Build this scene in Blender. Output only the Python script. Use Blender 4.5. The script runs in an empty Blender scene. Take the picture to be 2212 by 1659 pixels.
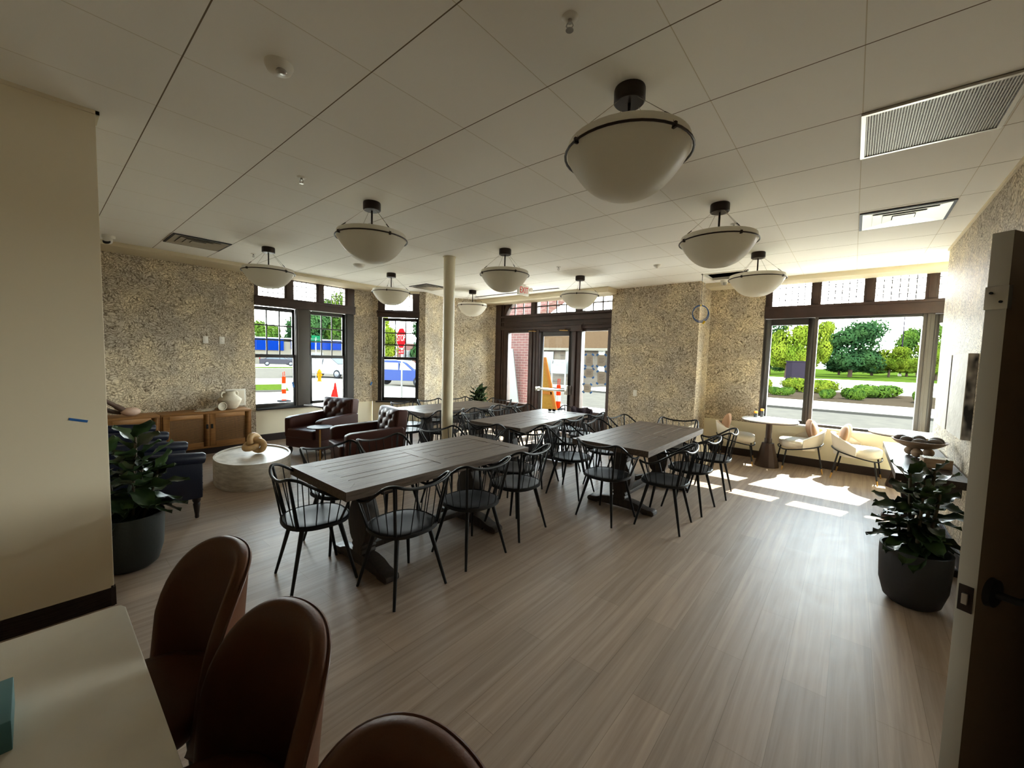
import bpy, bmesh, math, random
from mathutils import Vector, Matrix
rnd = random.Random(7)
PI = math.pi
S = bpy.context.scene
COL = S.collection

# ------------------------------------------------------------------ camera
cam_d = bpy.data.cameras.new('camera')
cam = bpy.data.objects.new('camera', cam_d)
COL.objects.link(cam)
cam_d.sensor_fit = 'HORIZONTAL'
cam_d.sensor_width = 36.0
cam_d.lens = 36.0 * 872.585 / 2212.0
cam_d.clip_start = 0.02
cam_d.clip_end = 2000
_right = Vector((0.764, 0.645, 0.026)).normalized()
_back = Vector((0.642, -0.764, 0.066))
_back = (_back - _right * _back.dot(_right)).normalized()
_up = _back.cross(_right)
cam.matrix_world = Matrix(((_right.x, _up.x, _back.x, 0.0), (_right.y, _up.y, _back.y, 0.0),
                           (_right.z, _up.z, _back.z, 1.617), (0, 0, 0, 1)))
S.camera = cam

# ------------------------------------------------------------------ world, sun, exposure
SUN_DIR = Vector((-0.235, -0.835, -1.0)).normalized()
w = bpy.data.worlds.new('world')
S.world = w
w.use_nodes = True
wn, wl = w.node_tree.nodes, w.node_tree.links
wn.clear()
bg = wn.new('ShaderNodeBackground')
wo = wn.new('ShaderNodeOutputWorld')
tc = wn.new('ShaderNodeTexCoord')
sep = wn.new('ShaderNodeSeparateXYZ')
wr = wn.new('ShaderNodeValToRGB')
wl.new(tc.outputs['Generated'], sep.inputs[0])
wl.new(sep.outputs['Z'], wr.inputs[0])
# hazy summer sky: very bright towards the horizon, bluer and darker overhead
e_ = wr.color_ramp.elements
e_[0].position = 0.0; e_[0].color = (1.0, 0.98, 0.94, 1)
e_[1].position = 1.0; e_[1].color = (0.06, 0.085, 0.12, 1)
for p_, c_ in ((0.22, (0.96, 0.98, 1.0, 1)), (0.38, (0.34, 0.40, 0.46, 1)), (0.6, (0.11, 0.145, 0.19, 1))):
    k_ = e_.new(p_); k_.color = c_
wl.new(wr.outputs[0], bg.inputs[0])
bg.inputs[1].default_value = 14.0
wl.new(bg.outputs[0], wo.inputs[0])

sun_d = bpy.data.lights.new('sun', 'SUN')
sun_d.energy = 11.5
sun_d.angle = math.radians(0.53)
sun_d.color = (1.0, 0.95, 0.86)
sun = bpy.data.objects.new('sun', sun_d)
COL.objects.link(sun)
sun.rotation_euler = SUN_DIR.to_track_quat('-Z', 'Y').to_euler()
sun.location = (5, 30, 40)

vs = S.view_settings
S.display_settings.display_device = 'sRGB'
vs.view_transform = 'Standard'
vs.look = 'None'
vs.use_curve_mapping = False
vs.gamma = 1.0
vs.exposure = 1.6
cy = S.cycles
cy.max_bounces = 10
cy.diffuse_bounces = 7
cy.glossy_bounces = 4
cy.transparent_max_bounces = 16
cy.transmission_bounces = 6
cy.sample_clamp_indirect = 8.0
cy.caustics_reflective = False
cy.caustics_refractive = False
cy.use_denoising = True


def portal(x, y, z, sx, sy, rot):      # sampling guide for the sky seen through a window opening
    d = bpy.data.lights.new('portal', 'AREA')
    d.shape = 'RECTANGLE'
    d.size, d.size_y = sx, sy
    d.cycles.is_portal = True
    o = bpy.data.objects.new('portal', d)
    COL.objects.link(o)
    o.location = (x, y, z)
    o.rotation_euler = rot


portal(-8.25, 3.4, 1.75, 1.9, 2.4, (PI/2, 0, -PI/2))
portal(-7.62, 5.5, 1.75, 0.95, 2.4, (PI/2, 0, -PI/4))
portal(0.7, 8.32, 1.8, 3.8, 2.4, (-PI/2, 0, 0))
portal(-5.2, 7.75, 1.6, 3.1, 2.8, (-PI/2, 0, 0))


# ------------------------------------------------------------------ materials
def sc(r, g, b):
    f = lambda c: ((c/255+0.055)/1.055)**2.4 if c > 10 else c/255/12.92
    return (f(r), f(g), f(b), 1)


def mat(name, col, rough=0.6, metal=0.0, spec=0.5, noise=None, bump=None, coat=0.0, sheen=0.0):
    """noise=(second colour, scale, (sx,sy,sz) stretch, detail); bump=(strength, scale, stretch)"""
    m = bpy.data.materials.new(name)
    m.use_nodes = True
    n, l = m.node_tree.nodes, m.node_tree.links
    p = n['Principled BSDF']
    p.inputs['Base Color'].default_value = col
    p.inputs['Roughness'].default_value = rough
    p.inputs['Metallic'].default_value = metal
    p.inputs['Specular IOR Level'].default_value = spec
    p.inputs['Coat Weight'].default_value = coat
    p.inputs['Sheen Weight'].default_value = sheen

    def mapped(st):
        t = n.new('ShaderNodeTexCoord')
        mp = n.new('ShaderNodeMapping')
        mp.inputs['Scale'].default_value = st
        l.new(t.outputs['Object'], mp.inputs[0])
        return mp
    if noise:
        c2, s, st, det = noise
        nt = n.new('ShaderNodeTexNoise')
        nt.inputs['Scale'].default_value = s
        nt.inputs['Detail'].default_value = det
        nt.inputs['Roughness'].default_value = 0.6
        l.new(mapped(st).outputs[0], nt.inputs[0])
        r = n.new('ShaderNodeValToRGB')
        r.color_ramp.elements[0].position = 0.35
        r.color_ramp.elements[0].color = col
        r.color_ramp.elements[1].position = 0.68
        r.color_ramp.elements[1].color = c2
        l.new(nt.outputs[0], r.inputs[0])
        l.new(r.outputs[0], p.inputs['Base Color'])
    if bump:
        b, s, st = bump
        nt = n.new('ShaderNodeTexNoise')
        nt.inputs['Scale'].default_value = s
        nt.inputs['Detail'].default_value = 3
        l.new(mapped(st).outputs[0], nt.inputs[0])
        bn = n.new('ShaderNodeBump')
        bn.inputs['Strength'].default_value = b
        bn.inputs['Distance'].default_value = 0.01
        l.new(nt.outputs[0], bn.inputs['Height'])
        l.new(bn.outputs[0], p.inputs['Normal'])
    return m


def nodes_of(m):
    return m.node_tree.nodes, m.node_tree.links, m.node_tree.nodes['Principled BSDF']


def wallpaper_mat():
    m = mat('wallpaper', sc(170, 155, 128), 0.58, spec=0.14)
    n, l, p = nodes_of(m)
    g = n.new('ShaderNodeNewGeometry')
    nz = n.new('ShaderNodeTexNoise')
    nz.inputs['Scale'].default_value = 3.0
    nz.inputs['Detail'].default_value = 3
    l.new(g.outputs['Position'], nz.inputs[0])
    sub = n.new('ShaderNodeVectorMath'); sub.operation = 'SCALE'
    sub.inputs['Scale'].default_value = 0.55
    l.new(nz.outputs['Color'], sub.inputs[0])
    add = n.new('ShaderNodeVectorMath'); add.operation = 'ADD'
    l.new(g.outputs['Position'], add.inputs[0]); l.new(sub.outputs[0], add.inputs[1])
    mp = n.new('ShaderNodeMapping'); mp.inputs['Scale'].default_value = (1, 1, 1.45)
    l.new(add.outputs[0], mp.inputs[0])
    v = n.new('ShaderNodeTexVoronoi'); v.feature = 'DISTANCE_TO_EDGE'
    v.inputs['Scale'].default_value = 25.0
    l.new(mp.outputs[0], v.inputs[0])
    nf = n.new('ShaderNodeTexNoise'); nf.inputs['Scale'].default_value = 28.0
    nf.inputs['Detail'].default_value = 5; nf.inputs['Distortion'].default_value = 1.6
    l.new(mp.outputs[0], nf.inputs[0])
    mx = n.new('ShaderNodeMath'); mx.operation = 'MULTIPLY_ADD'
    mx.inputs[1].default_value = 1.5
    l.new(v.outputs['Distance'], mx.inputs[0]); l.new(nf.outputs[0], mx.inputs[2])
    r = n.new('ShaderNodeValToRGB')
    e = r.color_ramp.elements
    e[0].position = 0.42; e[0].color = sc(112, 98, 82)
    e[1].position = 0.90; e[1].color = sc(236, 226, 206)
    e2 = e.new(0.62); e2.color = sc(190, 177, 154)
    l.new(mx.outputs[0], r.inputs[0])
    # large soft patches, some ochre
    nb = n.new('ShaderNodeTexNoise'); nb.inputs['Scale'].default_value = 2.6; nb.inputs['Detail'].default_value = 2
    l.new(g.outputs['Position'], nb.inputs[0])
    rb = n.new('ShaderNodeValToRGB')
    rb.color_ramp.elements[0].position = 0.38; rb.color_ramp.elements[0].color = (0.74, 0.73, 0.74, 1)
    rb.color_ramp.elements[1].position = 0.66; rb.color_ramp.elements[1].color = (1.04, 1.0, 0.9, 1)
    l.new(nb.outputs[0], rb.inputs[0])
    mm = n.new('ShaderNodeMix'); mm.data_type = 'RGBA'; mm.blend_type = 'MULTIPLY'
    mm.inputs['Factor'].default_value = 1.0
    l.new(r.outputs[0], mm.inputs['A']); l.new(rb.outputs[0], mm.inputs['B'])
    l.new(mm.outputs['Result'], p.inputs['Base Color'])
    return m


def floor_mat():
    m = mat('vinyl_plank_floor', sc(140, 120, 102), 0.36, spec=0.28)
    n, l, p = nodes_of(m)
    g = n.new('ShaderNodeNewGeometry')
    sw = n.new('ShaderNodeMapping'); sw.inputs['Rotation'].default_value = (0, 0, PI/2)
    l.new(g.outputs['Position'], sw.inputs[0])
    br = n.new('ShaderNodeTexBrick')
    br.inputs['Scale'].default_value = 1.0
    br.inputs['Brick Width'].default_value = 1.22
    br.inputs['Row Height'].default_value = 0.18
    br.inputs['Mortar Size'].default_value = 0.0012
    br.inputs['Color1'].default_value = (0.88, 0.88, 0.88, 1)
    br.inputs['Color2'].default_value = (1.06, 1.05, 1.04, 1)
    br.inputs['Mortar'].default_value = (0.62, 0.6, 0.58, 1)
    l.new(sw.outputs[0], br.inputs[0])
    mp = n.new('ShaderNodeMapping'); mp.inputs['Scale'].default_value = (26, 0.8, 1)
    l.new(g.outputs['Position'], mp.inputs[0])
    nt = n.new('ShaderNodeTexNoise'); nt.inputs['Scale'].default_value = 1.0; nt.inputs['Detail'].default_value = 5
    nt.inputs['Roughness'].default_value = 0.62; nt.inputs['Distortion'].default_value = 0.5
    l.new(mp.outputs[0], nt.inputs[0])
    r = n.new('ShaderNodeValToRGB')
    r.color_ramp.elements[0].position = 0.34; r.color_ramp.elements[0].color = sc(152, 133, 117)
    r.color_ramp.elements[1].position = 0.66; r.color_ramp.elements[1].color = sc(178, 159, 142)
    l.new(nt.outputs[0], r.inputs[0])
    mm = n.new('ShaderNodeMix'); mm.data_type = 'RGBA'; mm.blend_type = 'MULTIPLY'
    mm.inputs['Factor'].default_value = 1.0
    l.new(r.outputs[0], mm.inputs['A']); l.new(br.outputs['Color'], mm.inputs['B'])
    l.new(mm.outputs['Result'], p.inputs['Base Color'])
    # dusty film: roughness varies
    nd = n.new('ShaderNodeTexNoise'); nd.inputs['Scale'].default_value = 9.0; nd.inputs['Detail'].default_value = 6
    l.new(g.outputs['Position'], nd.inputs[0])
    mr = n.new('ShaderNodeMapRange'); mr.inputs[3].default_value = 0.38; mr.inputs[4].default_value = 0.56
    l.new(nd.outputs[0], mr.inputs[0]); l.new(mr.outputs[0], p.inputs['Roughness'])
    return m


def ceiling_mat():
    m = mat('ceiling_tile', sc(251, 249, 243), 0.8, spec=0.2)
    n, l, p = nodes_of(m)
    g = n.new('ShaderNodeNewGeometry')
    sp = n.new('ShaderNodeSeparateXYZ'); l.new(g.outputs['Position'], sp.inputs[0])

    def line(out, off, wd):
        a = n.new('ShaderNodeMath'); a.operation = 'ADD'; a.inputs[1].default_value = -off + 61.0
        l.new(out, a.inputs[0])
        b = n.new('ShaderNodeMath'); b.operation = 'MODULO'; b.inputs[1].default_value = 0.6096
        l.new(a.outputs[0], b.inputs[0])
        c = n.new('ShaderNodeMath'); c.operation = 'LESS_THAN'; c.inputs[1].default_value = wd
        l.new(b.outputs[0], c.inputs[0])
        return c
    k = 61.0 % 0.6096
    ly = line(sp.outputs['Y'], 1.718 - 0.002 + k, 0.006)
    lx = line(sp.outputs['X'], -0.045 - 0.002 + k, 0.004)
    m1 = n.new('ShaderNodeMix'); m1.data_type = 'RGBA'
    m1.inputs['A'].default_value = sc(251, 249, 243); m1.inputs['B'].default_value = sc(216, 208, 190)
    l.new(lx.outputs[0], m1.inputs['Factor'])
    m2 = n.new('ShaderNodeMix'); m2.data_type = 'RGBA'
    l.new(m1.outputs['Result'], m2.inputs['A']); m2.inputs['B'].default_value = sc(120, 104, 84)
    l.new(ly.outputs[0], m2.inputs['Factor'])
    l.new(m2.outputs['Result'], p.inputs['Base Color'])
    return m


def glass_mat(name, tint, refl):
    m = bpy.data.materials.new(name)
    m.use_nodes = True
    n, l = m.node_tree.nodes, m.node_tree.links
    n.clear()
    o = n.new('ShaderNodeOutputMaterial')
    t = n.new('ShaderNodeBsdfTransparent'); t.inputs[0].default_value = tint
    g = n.new('ShaderNodeBsdfGlossy'); g.inputs['Roughness'].default_value = 0.0
    lw = n.new('ShaderNodeLayerWeight'); lw.inputs[0].default_value = refl
    mx = n.new('ShaderNodeMixShader')
    l.new(lw.outputs['Fresnel'], mx.inputs[0])
    l.new(t.outputs[0], mx.inputs[1]); l.new(g.outputs[0], mx.inputs[2])
    l.new(mx.outputs[0], o.inputs[0])
    return m


def brick_mat(name, c1, c2, mortar, bw=0.22, bh=0.075):
    m = mat(name, c1, 0.85)
    n, l, p = nodes_of(m)
    t = n.new('ShaderNodeTexCoord')
    sp = n.new('ShaderNodeSeparateXYZ'); l.new(t.outputs['Object'], sp.inputs[0])
    ad = n.new('ShaderNodeMath'); ad.operation = 'ADD'
    l.new(sp.outputs['X'], ad.inputs[0]); l.new(sp.outputs['Y'], ad.inputs[1])
    cb = n.new('ShaderNodeCombineXYZ'); l.new(ad.outputs[0], cb.inputs['X']); l.new(sp.outputs['Z'], cb.inputs['Y'])
    b = n.new('ShaderNodeTexBrick')
    b.inputs['Scale'].default_value = 1; b.inputs['Brick Width'].default_value = bw
    b.inputs['Row Height'].default_value = bh; b.inputs['Mortar Size'].default_value = 0.006
    b.inputs['Color1'].default_value = c1; b.inputs['Color2'].default_value = c2; b.inputs['Mortar'].default_value = mortar
    l.new(cb.outputs[0], b.inputs[0]); l.new(b.outputs['Color'], p.inputs['Base Color'])
    return m


def weave_mat():
    m = mat('cane_weave', sc(150, 112, 66), 0.6)
    n, l, p = nodes_of(m)
    t = n.new('ShaderNodeTexCoord')
    sp = n.new('ShaderNodeSeparateXYZ'); l.new(t.outputs['Object'], sp.inputs[0])
    outs = []
    for ax in ('Y', 'Z'):
        a = n.new('ShaderNodeMath'); a.operation = 'MULTIPLY'; a.inputs[1].default_value = 2*PI/0.016
        l.new(sp.outputs[ax], a.inputs[0])
        s = n.new('ShaderNodeMath'); s.operation = 'SINE'; l.new(a.outputs[0], s.inputs[0])
        outs.append(s)
    mu = n.new('ShaderNodeMath'); mu.operation = 'MAXIMUM'
    l.new(outs[0].outputs[0], mu.inputs[0]); l.new(outs[1].outputs[0], mu.inputs[1])
    nz = n.new('ShaderNodeTexNoise'); nz.inputs['Scale'].default_value = 60
    l.new(t.outputs['Object'], nz.inputs[0])
    ad = n.new('ShaderNodeMath'); ad.operation = 'ADD'
    l.new(mu.outputs[0], ad.inputs[0]); l.new(nz.outputs[0], ad.inputs[1])
    r = n.new('ShaderNodeValToRGB')
    r.color_ramp.elements[0].position = 0.45; r.color_ramp.elements[0].color = sc(46, 31, 18)
    r.color_ramp.elements[1].position = 0.95; r.color_ramp.elements[1].color = sc(140, 102, 58)
    l.new(ad.outputs[0], r.inputs[0]); l.new(r.outputs[0], p.inputs['Base Color'])
    return m


M = {}
M['wallpaper'] = wallpaper_mat()
M['floor'] = floor_mat()
M['ceiling'] = ceiling_mat()
M['paint'] = mat('cream_wall_paint', sc(246, 238, 212), 0.6, spec=0.3)
M['soffit'] = mat('soffit_paint', sc(226, 214, 186), 0.65, spec=0.3)
M['partition'] = mat('partition_paint', sc(226, 214, 188), 0.62, spec=0.3)
M['trim'] = mat('dark_brown_trim', sc(62, 42, 35), 0.45, noise=(sc(48, 31, 26), 6, (1, 1, 1), 3))
M['base'] = mat('dark_baseboard', sc(44, 30, 25), 0.5)
M['sash'] = mat('black_bronze_sash', sc(42, 38, 36), 0.45)
M['mullion'] = mat('grey_mullion', sc(74, 68, 62), 0.5)
M['glass'] = glass_mat('window_glass', (0.9, 0.94, 0.93, 1), 0.06)
M['leadglass'] = glass_mat('leaded_glass', (0.95, 0.95, 0.92, 1), 0.05)
M['lead'] = mat('lead_came', sc(60, 60, 66), 0.5, metal=0.4)
M['table'] = mat('grey_brown_oak', sc(104, 90, 78), 0.5, spec=0.25, noise=(sc(76, 64, 54), 5, (14, 1.2, 14), 5), bump=(0.25, 6, (16, 1.5, 16)))
M['tableleg'] = mat('dark_oak_pedestal', sc(66, 55, 46), 0.5, noise=(sc(46, 37, 31), 6, (10, 10, 1.5), 4))
M['console'] = mat('glossy_dark_console', sc(58, 46, 37), 0.36, spec=0.25, noise=(sc(40, 30, 24), 7, (10, 1.5, 10), 4))
M['blackmetal'] = mat('black_metal', sc(20, 20, 21), 0.46, spec=0.35)
M['blackseat'] = mat('black_stained_seat', sc(27, 26, 27), 0.5, spec=0.24, noise=(sc(22, 21, 22), 8, (12, 1.5, 12), 3))
M['bowl'] = mat('opal_glass_bowl', sc(236, 234, 228), 0.35, spec=0.4)
_n, _l, _p = nodes_of(M['bowl'])                     # opal glass lets light through
_t = _n.new('ShaderNodeBsdfTranslucent'); _t.inputs[0].default_value = sc(240, 236, 226)
_m = _n.new('ShaderNodeMixShader'); _m.inputs[0].default_value = 0.62
_l.new(_p.outputs[0], _m.inputs[1]); _l.new(_t.outputs[0], _m.inputs[2])
_l.new(_m.outputs[0], _n['Material Output'].inputs[0])
M['bronze'] = mat('dark_bronze', sc(48, 38, 33), 0.4, metal=0.6)
M['cable'] = mat('steel_cable', sc(150, 140, 120), 0.4, metal=0.8)
M['brass'] = mat('brass', sc(200, 158, 92), 0.3, metal=0.9)
M['white'] = mat('white_plastic', sc(232, 228, 218), 0.4)
M['column'] = mat('column_paint', sc(226, 216, 188), 0.4)
M['steel'] = mat('brushed_aluminium', sc(190, 186, 178), 0.28, metal=0.85)
M['grille'] = mat('return_grille', sc(170, 165, 156), 0.4, metal=0.5)
M['dark'] = mat('dark_void', sc(14, 13, 12), 0.9)
M['leather_b'] = mat('oxblood_leather', sc(70, 38, 31), 0.5, spec=0.28, bump=(0.12, 90, (1, 1, 1)))
M['leather_n'] = mat('navy_leather', sc(17, 21, 36), 0.4, spec=0.3, bump=(0.12, 90, (1, 1, 1)))
M['leather_t'] = mat('tan_leather', sc(88, 53, 32), 0.46, spec=0.25, bump=(0.08, 120, (1, 1, 1)))
M['piping'] = mat('brown_piping', sc(84, 46, 28), 0.4)
M['turned'] = mat('dark_turned_leg', sc(34, 22, 17), 0.35)
M['oak'] = mat('honey_oak', sc(152, 108, 60), 0.5, spec=0.3, noise=(sc(128, 88, 48), 5, (3, 1, 14), 4))
M['cane'] = weave_mat()
M['ceramic'] = mat('rough_white_ceramic', sc(206, 198, 178), 0.8, noise=(sc(178, 168, 148), 9, (1, 1, 1), 4), bump=(0.4, 14, (1, 1, 1)))
M['whitewash'] = mat('whitewashed_wood', sc(212, 204, 190), 0.5, noise=(sc(176, 166, 150), 4, (2, 2, 9), 4))
M['knotwood'] = mat('pale_wood_knot', sc(204, 170, 120), 0.5, noise=(sc(180, 142, 94), 12, (1, 1, 1), 3))
M['pot_d'] = mat('charcoal_pot', sc(46, 46, 48), 0.6, bump=(0.15, 40, (1, 1, 1)))
M['pot_g'] = mat('dark_green_grey_pot', sc(42, 48, 46), 0.55, bump=(0.15, 40, (1, 1, 1)))
M['soil'] = mat('dark_soil', sc(38, 30, 24), 0.95, noise=(sc(24, 18, 14), 40, (1, 1, 1), 3))
M['leaf'] = mat('glossy_dark_leaf', sc(28, 44, 24), 0.36, spec=0.35, noise=(sc(48, 66, 30), 6, (1, 1, 1), 2))
M['stem'] = mat('plant_stem', sc(70, 58, 38), 0.7)
M['cream_f'] = mat('cream_bouclé', sc(226, 218, 200), 0.8, bump=(0.3, 160, (1, 1, 1)))
M['cushion'] = mat('tan_cushion', sc(172, 132, 100), 0.75, bump=(0.2, 160, (1, 1, 1)))
M['tabletop_w'] = mat('white_stone_top', sc(232, 230, 226), 0.25)
M['conebase'] = mat('bronze_cone_base', sc(66, 50, 42), 0.4, metal=0.3)
M['orange'] = mat('orange_cap', sc(236, 146, 30), 0.45)
M['bottle'] = mat('dark_bottle', sc(60, 62, 66), 0.25)
M['stone'] = mat('grey_stone', sc(96, 84, 74), 0.6, noise=(sc(74, 62, 54), 14, (1, 1, 1), 3))
M['bowlwood'] = mat('carved_wood_bowl', sc(166, 140, 112), 0.6, noise=(sc(134, 108, 84), 12, (1, 1, 4), 3))
M['canvas_f'] = mat('pale_canvas', sc(196, 190, 178), 0.6, noise=(sc(172, 164, 150), 5, (1, 1, 1), 4), bump=(0.4, 20, (1, 1, 1)))
M['canvas_e'] = mat('black_white_swirl_edge', sc(26, 24, 28), 0.5, noise=(sc(196, 188, 182), 16, (1, 1, 0.6), 1))
M['door'] = mat('door_paint', sc(176, 170, 156), 0.45)
M['doorface'] = mat('door_face_brown', sc(98, 80, 62), 0.5)
M['quartz'] = mat('white_quartz', sc(226, 221, 208), 0.3, spec=0.3, noise=(sc(214, 206, 190), 3, (1, 1, 1), 5))
M['cab'] = mat('counter_cabinet', sc(84, 66, 52), 0.5)
M['teal'] = mat('teal_card', sc(66, 110, 112), 0.5)
M['tissue'] = mat('tissue_paper', sc(238, 236, 230), 0.9)
M['tape'] = mat('blue_tape', sc(40, 104, 176), 0.6)
M['paper'] = mat('grey_paper', sc(186, 178, 166), 0.8)
M['ink'] = mat('ink', sc(40, 38, 38), 0.7)
M['bluecord'] = mat('blue_cable', sc(44, 82, 140), 0.4)
M['yellow'] = mat('yellow_tie', sc(232, 196, 40), 0.5)
M['red'] = mat('exit_red', sc(226, 40, 34), 0.4)
M['card'] = mat('white_board', sc(222, 212, 192), 0.7)
M['fabric_d'] = mat('dark_knit', sc(44, 34, 42), 0.95, noise=(sc(70, 54, 62), 30, (1, 1, 1), 3))
# outside: colours darkened below the real ones to offset the room's bright exposure
M['concrete'] = mat('pale_concrete', sc(167, 162, 152), 0.85, spec=0.0, noise=(sc(157, 152, 141), 1.2, (1, 1, 1), 5))
M['asphalt'] = mat('pale_asphalt', sc(71, 68, 62), 0.9, spec=0.0, noise=(sc(64, 61, 57), 2, (1, 1, 1), 5))
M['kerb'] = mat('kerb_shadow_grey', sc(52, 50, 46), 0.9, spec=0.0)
M['grass'] = mat('lawn', sc(36, 50, 14), 0.95, spec=0.0, noise=(sc(53, 65, 20), 8, (1, 1, 1), 5))
M['mulch'] = mat('mulch_bed', sc(50, 43, 34), 0.95, spec=0.0, noise=(sc(38, 32, 25), 20, (1, 1, 1), 4))
M['foliage'] = mat('tree_foliage', sc(34, 52, 19), 0.7, spec=0.0, noise=(sc(61, 78, 24), 2.5, (1, 1, 1), 3))
M['foliage_d'] = mat('dark_tree_foliage', sc(20, 38, 22), 0.7, spec=0.0, noise=(sc(40, 60, 30), 2.5, (1, 1, 1), 3))
M['foliage_y'] = mat('light_tree_foliage', sc(56, 71, 17), 0.7, spec=0.0, noise=(sc(83, 89, 25), 2.5, (1, 1, 1), 3))
M['bark'] = mat('bark', sc(50, 41, 34), 0.9, spec=0.0)
M['bluepaint'] = mat('blue_fascia', sc(4, 26, 79), 0.6, spec=0.0)
M['bldg'] = mat('pale_stucco', sc(83, 79, 71), 0.8, spec=0.0)
M['winpane'] = mat('far_window_pane', sc(32, 40, 44), 0.2)
M['brick'] = brick_mat('red_brick', sc(65, 26, 20), sc(76, 35, 28), sc(86, 79, 70))
M['brick_p'] = brick_mat('porch_brick', sc(59, 25, 20), sc(70, 32, 26), sc(83, 74, 67))
M['stonewall'] = brick_mat('ledge_stone', sc(61, 52, 40), sc(44, 37, 29), sc(71, 65, 56), 0.5, 0.16)
M['shingle'] = mat('tan_shingles', sc(62, 49, 35), 0.9, spec=0.0, noise=(sc(50, 38, 28), 8, (1, 1, 4), 4))
M['osb'] = mat('osb_board', sc(95, 70, 29), 0.8, spec=0.0, noise=(sc(80, 55, 20), 18, (1, 1, 1), 3))
M['lumber'] = mat('pine_lumber', sc(94, 56, 23), 0.7, spec=0.0)
M['safety'] = mat('safety_orange', sc(116, 26, 6), 0.5, spec=0.0)
M['conered'] = mat('cone_red', sc(101, 17, 14), 0.5, spec=0.0)
M['reflect'] = mat('white_band', sc(116, 115, 110), 0.4, spec=0.0)
M['hydrant'] = mat('hydrant_yellow', sc(109, 71, 10), 0.5, spec=0.0)
M['stopred'] = mat('stop_red', sc(88, 9, 13), 0.4, spec=0.0)
M['signwhite'] = mat('sign_white', sc(109, 109, 106), 0.5, spec=0.0)
M['signgreen'] = mat('sign_green', sc(10, 53, 34), 0.5, spec=0.0)
M['galv'] = mat('galvanised_pole', sc(71, 73, 71), 0.4, metal=0.5)
M['carwhite'] = mat('white_car_paint', sc(94, 95, 97), 0.5, spec=0.15)
M['carblue'] = mat('blue_car_paint', sc(5, 28, 74), 0.5, spec=0.15)
M['cardark'] = mat('dark_car_paint', sc(22, 20, 28), 0.5, spec=0.15)
M['cargrey'] = mat('grey_car_paint', sc(46, 47, 52), 0.5, spec=0.15)
M['carglass'] = mat('car_glass', sc(19, 28, 34), 0.1)
M['tyre'] = mat('tyre', sc(32, 32, 34), 0.8, spec=0.0)
M['rim'] = mat('wheel_rim', sc(68, 71, 77), 0.3, metal=0.6)
M['lamp_r'] = mat('tail_lamp', sc(86, 14, 14), 0.3, spec=0.0)
M['lamp_c'] = mat('head_lamp', sc(109, 109, 103), 0.2, spec=0.0)
M['monument'] = mat('dark_stone_sign', sc(29, 25, 31), 0.7, spec=0.0)


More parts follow.
